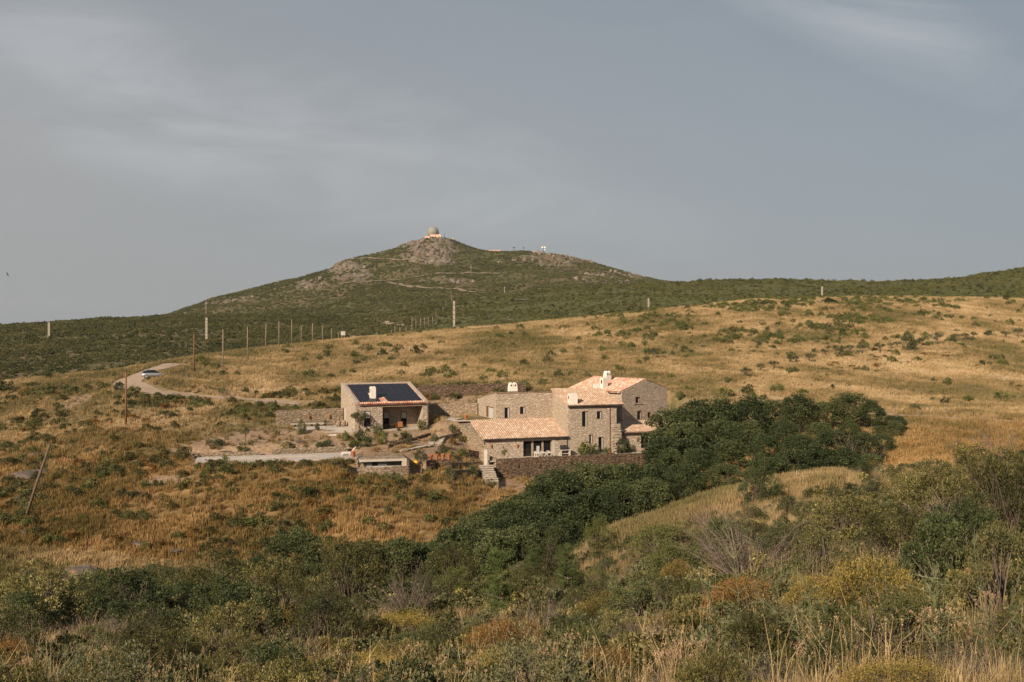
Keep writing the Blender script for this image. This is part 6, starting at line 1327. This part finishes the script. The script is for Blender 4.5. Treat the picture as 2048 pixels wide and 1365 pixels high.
# ---- garden shrubs
GS = [(693,882,22,18,'green','dark green shrub in the garden, left of the group before the small house'),(720,882,34,20,'oak','wide dark green shrub in the middle of the group before the small house'),(714,897,36,16,'green','spreading shrub, lowest of the group before the small house'),(736,893,20,16,'oak','shrub at the lower right of the group before the small house'),
 (758,872,24,20,'green','tall rounded shrub against the white kerb'),(766,889,24,24,'green','rounded shrub directly below the kerb shrub'),(791,874,9,8,'green','tiny shrub on the bare soil right of the kerb shrubs'),(806,881,20,16,'mastic','yellowish shrub beside the garden steps'),(817,889,14,18,'olive','grey-green shrub at the edge of the garden steps'),(810,868,9,7,'green','tiny shrub just under the kerb'),
 (843,861,22,22,'green','rounded shrub at the right corner of the portico'),(648,895,40,15,'oak','spreading shrub between pool and small house'),(905,864,18,16,'olive','grey-green shrub above the garden stairs'),(923,884,24,14,'mastic','yellow-green spreading shrub left of the farmhouse side wall'),(923,912,20,18,'green','green shrub right of the terracotta pots'),(946,953,24,22,'oak','dark green shrub left of the pale stairs'),
 (1005,915,30,36,'green','tall leafy shrub against the low wing'),(738,864,6,8,'green','little plant by the window of the small house'),(798,862,9,5,'oak','flat little plant under the portico'),(900,956,26,22,'olive','grey-green bush below the pot wall'),(878,912,18,9,'oak','low plant above the pots'),
 (365,914,40,20,'mastic','yellow-green bush at the left end of the pool'),(485,903,26,13,'green','spreading shrub on the soil behind the pool'),(431,892,36,15,'olive','flat grey shrub at the grass edge behind the pool'),(575,898,30,14,'mastic','pale shrub behind the middle of the pool'),(448,928,22,16,'green','shrub overhanging the front of the pool deck'),
 (603,868,22,30,'olive','tall grey bush at the edge of the paved yard'),(635,861,13,14,'oak','small dark bush at the lower edge of the paved yard'),(690,806 + 60,5,5,'green','tiny sprout by the yard steps'),(863,947,40,9,'green','strip of green weeds under the pot wall')]
for (px, py, w, h, k, lb) in GS: bush(k, px, py, w, h, lb, 'garden_shrub', 'garden shrubs', 122, 175)
bush('green', 674, 842, 9, 26, 'green climber at the corner between yard wall and small house', 'climbing_plant', None, Yd=156.8)
for (px, d_, w, h, k, lb) in ((1168, -1.2, 34, 28, 'green', 'big fig-like shrub at the foot of the tower'), (1190, -1.3, 22, 22, 'olive', 'grey-leaved shrub between the big shrub and the tower door'), (1214, -1.2, 18, 14, 'green', 'small shrub right of the tower door'), (1243, -.6, 26, 30, 'olive', 'sprawling shrub at the foot of the broken buttress'), (1256, -.3, 14, 24, 'oak', 'upright dark shrub against the right wing'), (1325, -.8, 24, 22, 'oak', 'leafy bush before the glazed right wing')):
    s_ = H.s(px, d_); x, y, z = H.w(s_, d_, ZF); s = w / F * y / 2.1; tag(link('terrace_shrub', MIDB[k][int(g.integers(0, 3))], None, (x, y, z), (0, 0, g.uniform(0, 6)), (s, s, h / F * y / 1.25)), lb, 'bush', 'terrace shrubs')
def young(px, py, h, label, kind=OLV, name='young_tree', w=1.0, ymin=122):
    x, y, z = hit(px, py, ymin, 180); s = h / F * y / 3.1; return tree(kind[int(g.integers(0, 4))], (x, y, z), s * w, g.uniform(0, 6), name, label, None, 'tree', s)
young(718, 866, 42, 'young tree with a thin trunk in front of the small house window', OAK if False else OLV, w=.95)
young(491, 885, 30, 'slim young tree in the grass edge behind the pool', w=.55); young(652, 857, 16, 'pale young tree in the paved yard', w=.8); young(870, 904, 34, 'slim young tree above the terracotta pots', w=.6); young(843, 949, 46, 'young olive in front of the sunken passage', w=.75)
for i in range(26):
    px = 400 + i * 12.3 + g.uniform(-4, 4); k = ('green', 'maquis', 'mastic', 'green')[i % 4]; x, y, z = hit(px, 934 - (px - 400) * .03 + g.uniform(-2, 5), 118, 150); s = g.uniform(14, 26) / F * y / 2.1
    tag(link('bank_weed', MIDB[k][i % 3], None, (x, y, z - .1), (0, 0, g.uniform(0, 6.28)), (s, s, s * .8)), {'green': 'bright green weed bush on the bank below the pool deck', 'maquis': 'brown-green weed bush on the bank below the pool deck', 'mastic': 'yellowish weed bush on the bank below the pool deck'}[k], 'bush', 'weed bushes along the foot of the pool deck')
# leafless trees
def bare(px, py, h, label, ymin, ymax=400, w=1.0, n=26, seed=1):
    x, y, z = hit(px, py, ymin, ymax); m = twig_bush('bare_branches', G(seed), ML['twig'], n, 1.2, .75, 0, None, .3, 4); s = h / F * y / 1.2
    return tag(link('bare_tree', m, None, (x, y, z - .02), (0, 0, 1.0), (s * w, s * w, s)), label, 'tree')
bare(458, 806, 42, 'leafless grey tree beside the dirt road', 130, 260, .9, 22, 71); bare(395, 808, 26, 'small leafless bush beside the dirt road', 130, 260, 1.0, 16, 72); bare(1990, 872, 95, 'bare grey branching tree above the right-hand bushes', 34, 80, .8, 40, 73)
bare(1905 // 1, 905, 40, 'small leafless shrub in front of the right end of the oak grove', 60, 140, 1.1, 24, 74)
x, y, z = at(1705, 121.5); tag(link('dead_tree', twig_bush('bare_branches', G(75), ML['twig'], 26, 1.2, .8, 0, None, .3, 4), None, (x, y, z + .5), (.25, .3, 1), (5.2, 4, 4.6)), 'dead leaning tree with pale branches in front of the oak grove', 'tree')
bare(1070, 748, 16, 'dry twiggy bush above the upper wing', 176, 260, 1.0, 20, 76); bare(1095, 752, 20, 'dry leafless sapling above the ridge of the tower', 176, 260, .6, 18, 77)
# logs on the crest
x, y, z = hit(580, 702, 200, 330); lg = MB().tube([(-2.6, 0, .1), (-1, .3, .5), (0.4, 0, .45), (1.4, .3, .7), (2.8, .1, .3)], [.12, .1, .09, .07, .03], 6).tube([(-1, .3, .5), (-.5, .3, 1.0)], .04, 5).build('fallen_branch', M_WOOD, None, loc=(x, y, z)); tag(lg, 'pale fallen branch lying on the crest field', 'branch')
x, y, z = hit(440, 905, 124, 170); lg = MB().tube([(-1.6, 0, .1), (-.5, .1, .12), (.7, 0, .3), (1.5, .1, .16)], [.1, .1, .08, .05], 6).build('driftwood_log', M_WOOD, None, loc=(x, y, z)); tag(lg, 'pale log lying on the soil behind the pool', 'log')
x, y, z = hit(557, 903, 124, 170); lg = MB().tube([(-1.0, 0, .1), (-.2, .1, .22), (1.0, 0, .1)], [.1, .09, .05], 6).tube([(-.2, .1, .2), (.4, 0, .6)], .04, 5).build('driftwood_log', M_WOOD, None, loc=(x, y, z)); tag(lg, 'forked pale log just behind the pool wall', 'log')
# ---- rocks
RK = [(150,1186,130,44,'large flat lichen-spotted rock slab low on the left slope',95),(62,952,80,22,'pale rock slab beside the top half of the leaning pole',95),(72,912,34,12,'small pale rock behind the leaning pole top',95),(40,1002,44,14,'rock at the left edge below the leaning pole top',95),(55,1065,34,12,'dark flat rock at the foot of the leaning pole',95),
 (240,1142,50,16,'orange-lichened rock on the slope left of the oak bushes',90),(350,1105,44,10,'narrow rock ledge in the grass above the oak bushes',90),(290,1088,60,9,'long low rock ledge in the middle of the lower slope',90),(420,1015,18,7,'small stone on the grass slope',95),(1806,728,24,7,'pale grey boulder in the scrub band of the right hill',180),(1795,724,12,5,'smaller stone touching the pale boulder of the right hill',180),
 (568,772,20,6,'pale flat stone on the field above the dirt road',170),(600,885,26,5,'flat stone heap on the bare soil',130),(1335,1008,16,12,'pale rock standing at the edge of the grassy knoll, upper one',70),(1345,1000,12,10,'pale rock at the knoll edge beside the upper one',70),(1328,1020,14,9,'lowest pale rock at the knoll edge',70),(215,1002,22,8,'pale stone in the middle of the left slope',95),(130,970,22,7,'little rock right of the leaning pole',95)]
for i, (px, py, w, h, lb, ym) in enumerate(RK):
    x, y, z = hit(px, py, ym, 420); s = w / F * y / 2; m = SLABM[i % 3] if w > 20 else ROCKM[i % 5]; tag(link('rock', m, None, (x, y, z + .06), (0, R(6), g.uniform(0, 3)), (s, s * .8, max(.5, h / F * y * (2.2 if w > 20 else 1.2)))), lb, 'rock')
# far outcrops on the green hill
for i, (px, py, w, lb) in enumerate(((1030,640,42,'dark layered outcrop at the foot of the green hill'),(1050,600,60,'brown outcrop in the middle of the green hill'),(985,611,26,'small outcrop left of the middle one on the green hill'),(1175,584,14,'white stones near the top of the green hill'),(1510,572,40,'pale outcrop on the right skyline hill'),(1240,606,16,'small brown outcrop on the green hill slope'))):
    x, y, z = hit(px, py, 440, 1000); s = w / F * y / 2; tag(link('outcrop', SLABM[i % 3], None, (x, y, z), (0, 0, .2 * i), (s, s * .5, s * .30)), lb, 'rock')
# ---- foreground: hand-placed first, (column, row of the foot, width, height, kind)
NL = {'mastic': ('leafy grey-green bush', 'mastic_bush'), 'oak': ('dark green leafy bush', 'dark_bush'), 'green': ('bright green bush', 'green_bush'), 'olive': ('silvery green bush', 'silvery_bush'), 'maquis': ('brown-green bush', 'brown_bush'), 'yellow': ('rounded yellow-tipped bush', 'gorse_bush'), 'rust': ('rusty orange-tipped bush', 'broom_bush'), 'twig': ('dead grey twiggy bush', 'dead_bush'), 'sage': ('upright grey-green sprigs', 'sprig_bush')}
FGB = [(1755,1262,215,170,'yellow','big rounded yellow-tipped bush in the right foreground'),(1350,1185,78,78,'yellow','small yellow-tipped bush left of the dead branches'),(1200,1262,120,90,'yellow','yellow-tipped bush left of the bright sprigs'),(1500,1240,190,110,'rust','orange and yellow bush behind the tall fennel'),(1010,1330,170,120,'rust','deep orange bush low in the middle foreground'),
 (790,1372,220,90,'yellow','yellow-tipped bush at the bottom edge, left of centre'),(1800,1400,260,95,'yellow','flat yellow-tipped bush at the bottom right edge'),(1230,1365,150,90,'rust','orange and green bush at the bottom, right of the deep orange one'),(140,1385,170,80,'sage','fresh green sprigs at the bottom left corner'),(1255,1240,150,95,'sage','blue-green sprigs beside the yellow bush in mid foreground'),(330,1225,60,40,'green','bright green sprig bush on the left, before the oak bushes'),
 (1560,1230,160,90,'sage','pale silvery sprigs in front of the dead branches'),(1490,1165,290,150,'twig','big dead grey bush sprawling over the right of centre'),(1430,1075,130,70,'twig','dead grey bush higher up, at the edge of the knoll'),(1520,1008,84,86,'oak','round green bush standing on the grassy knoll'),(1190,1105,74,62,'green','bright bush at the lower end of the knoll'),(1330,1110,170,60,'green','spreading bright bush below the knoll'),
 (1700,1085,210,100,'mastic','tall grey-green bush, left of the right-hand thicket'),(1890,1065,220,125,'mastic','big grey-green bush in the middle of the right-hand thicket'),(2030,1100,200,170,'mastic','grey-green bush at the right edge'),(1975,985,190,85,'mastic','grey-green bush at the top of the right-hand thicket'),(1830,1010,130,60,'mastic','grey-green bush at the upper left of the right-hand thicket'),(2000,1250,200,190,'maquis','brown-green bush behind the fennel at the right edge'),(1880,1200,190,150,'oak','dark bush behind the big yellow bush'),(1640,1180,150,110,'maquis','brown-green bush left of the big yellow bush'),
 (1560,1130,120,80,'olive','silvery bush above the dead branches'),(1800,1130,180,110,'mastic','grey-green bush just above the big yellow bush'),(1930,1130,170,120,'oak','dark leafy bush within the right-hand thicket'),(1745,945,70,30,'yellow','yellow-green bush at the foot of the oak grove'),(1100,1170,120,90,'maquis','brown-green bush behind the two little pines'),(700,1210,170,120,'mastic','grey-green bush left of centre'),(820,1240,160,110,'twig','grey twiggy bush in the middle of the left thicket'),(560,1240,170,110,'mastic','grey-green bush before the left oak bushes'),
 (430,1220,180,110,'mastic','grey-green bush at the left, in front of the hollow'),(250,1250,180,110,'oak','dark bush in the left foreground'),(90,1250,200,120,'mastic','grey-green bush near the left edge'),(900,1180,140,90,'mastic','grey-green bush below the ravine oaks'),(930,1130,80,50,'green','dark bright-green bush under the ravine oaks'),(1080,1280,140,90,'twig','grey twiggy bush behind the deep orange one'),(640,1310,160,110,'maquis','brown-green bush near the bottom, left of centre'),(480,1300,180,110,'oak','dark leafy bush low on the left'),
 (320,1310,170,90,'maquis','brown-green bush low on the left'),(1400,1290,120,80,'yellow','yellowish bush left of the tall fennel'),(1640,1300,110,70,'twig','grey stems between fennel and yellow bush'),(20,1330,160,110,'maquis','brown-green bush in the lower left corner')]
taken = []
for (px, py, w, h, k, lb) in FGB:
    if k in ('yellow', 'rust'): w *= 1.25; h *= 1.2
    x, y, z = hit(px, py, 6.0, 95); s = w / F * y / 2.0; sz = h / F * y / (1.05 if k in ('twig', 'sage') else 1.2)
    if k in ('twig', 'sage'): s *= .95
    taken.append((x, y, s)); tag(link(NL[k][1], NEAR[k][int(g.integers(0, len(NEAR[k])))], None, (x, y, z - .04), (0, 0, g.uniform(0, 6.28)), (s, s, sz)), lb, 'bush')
for i, (px, py, h) in enumerate(((1005,1258,150),(1062,1180,85),(1135,1200,105))):
    x, y, z = hit(px, py, 6, 60); s = h / F * y / 2.2; r = empty('little_pine', (x, y, z), g.uniform(0, 6)); r.scale = (s * 1.1, s * 1.1, s); tag(r, ('feathery little pine in the middle foreground, the tallest of three', 'little pine with a bare stem, middle of three', 'little pine, rightmost of three')[i], 'tree'); link('crown', PINE[i % 2][0], r); link('trunk', PINE[i % 2][1], r)
for i, (px, py, h, lb) in enumerate(((1490,1330,210,'tall pale fennel plant standing right of centre in the foreground'),(1640,1352,170,'thin fennel plant at the bottom, left of the big yellow bush'),(1880,1345,260,'tallest thin fennel plant crossing the right-hand bushes'),(1740,1330,150,'fennel plant in front of the big yellow bush'),(2010,1352,200,'fennel plant at the right edge of the foreground'),(1950,1350,150,'short fennel plant at the lower right'))):
    x, y, z = hit(px, py, 5.5, 40); s = h / F * y / 1.35; tag(link('fennel_plant', FENNEL[i % 3], None, (x, y, z), (0, 0, g.uniform(0, 6)), (s, s, s)), lb, 'plant')
n = 0; kinds = ('mastic', 'twig', 'yellow', 'oak', 'mastic', 'olive', 'twig', 'green', 'maquis', 'rust', 'mastic', 'yellow')
GN = 'bushes of the foreground thicket'; tries = 0
def gap(x, y, s): return all(math.hypot(x - a, y - b) > (s + c) * .62 for a, b, c in taken)
while n < 250 and tries < 12000:
    tries += 1; Yd = 13 * (92 / 13) ** g.uniform(); px = g.uniform(-80, 2130); x, y = xy(px, Yd); m = cover_masks(np.array([x]), np.array([y]))
    if m[0][0] > .85 and Yd > 58: continue
    s = g.uniform(.55, 1.25) * (1 + .35 * (Yd > 36)) * (.8 if Yd < 20 else 1)
    if not gap(x, y, s): continue
    k = kinds[int(g.integers(0, len(kinds)))]
    if Yd > 45 and k in ('rust', 'yellow'): k = 'maquis'
    if Yd > 44 and px < 950 and k in ('mastic', 'twig', 'olive'): k = 'oak'
    if 1130 < px < 1700 and Yd > 54: s *= .6
    if px > 1650 and Yd > 26: s *= .7
    if px < 560 and Yd < 26 and k in ('yellow',): k = 'mastic'
    z = gz(x, y); sz = s * g.uniform(.75, 1.15) * (1.0 if k not in ('twig',) else .8); taken.append((x, y, s))
    side = 'left' if px < 683 else ('middle' if px < 1366 else 'right'); dist_ = 'near' if Yd < 26 else ('lower' if Yd < 50 else 'far')
    tag(link(NL[k][1], NEAR[k][int(g.integers(0, len(NEAR[k])))], None, (x, y, z - .04), (0, 0, g.uniform(0, 6.28)), (s, s, sz)), '%s in the %s of the foreground thicket, %s' % (NL[k][0], side, {'near': 'close by', 'lower': 'half way down the bank', 'far': 'beside the ravine'}[dist_]), 'bush', GN); n += 1
X, Y = sample(6200, 15, 98, -800, 2800, g, -.6); ma = cover_masks(X, Y); kk = ~((ma[0] > .85) & (Y > 58)) & (g.uniform(0, 1, len(X)) < .8)
gn_scatter('undergrowth', np.stack([X, Y, h_fun(X, Y) - .05], 1)[kk], (g.uniform(.3, .7, len(X)) * (1 + .5 * sstep(30, 80, Y)) * np.where((col_of(X, Y) > 1130) & (Y > 54), .6, 1))[kk], g.uniform(0, 6.28, kk.sum()), MIDB['mastic'] + MIDB['maquis'] + MIDB['olive'] + NEAR['twig'], 'mixed low undergrowth filling the foreground bank')
X, Y = sample(45, 13, 24, -40, 2090, g, -1.0)
gn_scatter('seed_heads', np.stack([X, Y, h_fun(X, Y)], 1), g.uniform(.6, 1.0, len(X)), g.uniform(0, 6.28, len(X)), STALK, 'dry stalks with round seed heads in the foreground')
# ------------------------------------------------------------------ thin air over the whole valley
hz = MB().box(-4200, 4200, -120, 6300, -190, 175).build('haze', M_STONE); hz.data.materials.clear()
hm = bpy.data.materials.new('haze_air'); hm.use_nodes = True; hn = hm.node_tree.nodes; hn.clear(); ho = hn.new('ShaderNodeOutputMaterial'); hv = hn.new('ShaderNodeVolumePrincipled')
hv.inputs['Color'].default_value = (0.86, 0.88, 0.92, 1); hv.inputs['Density'].default_value = 0.00003; hv.inputs['Anisotropy'].default_value = 0.2
hm.node_tree.links.new(hv.outputs[0], ho.inputs['Volume']); hz.data.materials.append(hm); tag(hz, kind='stuff')
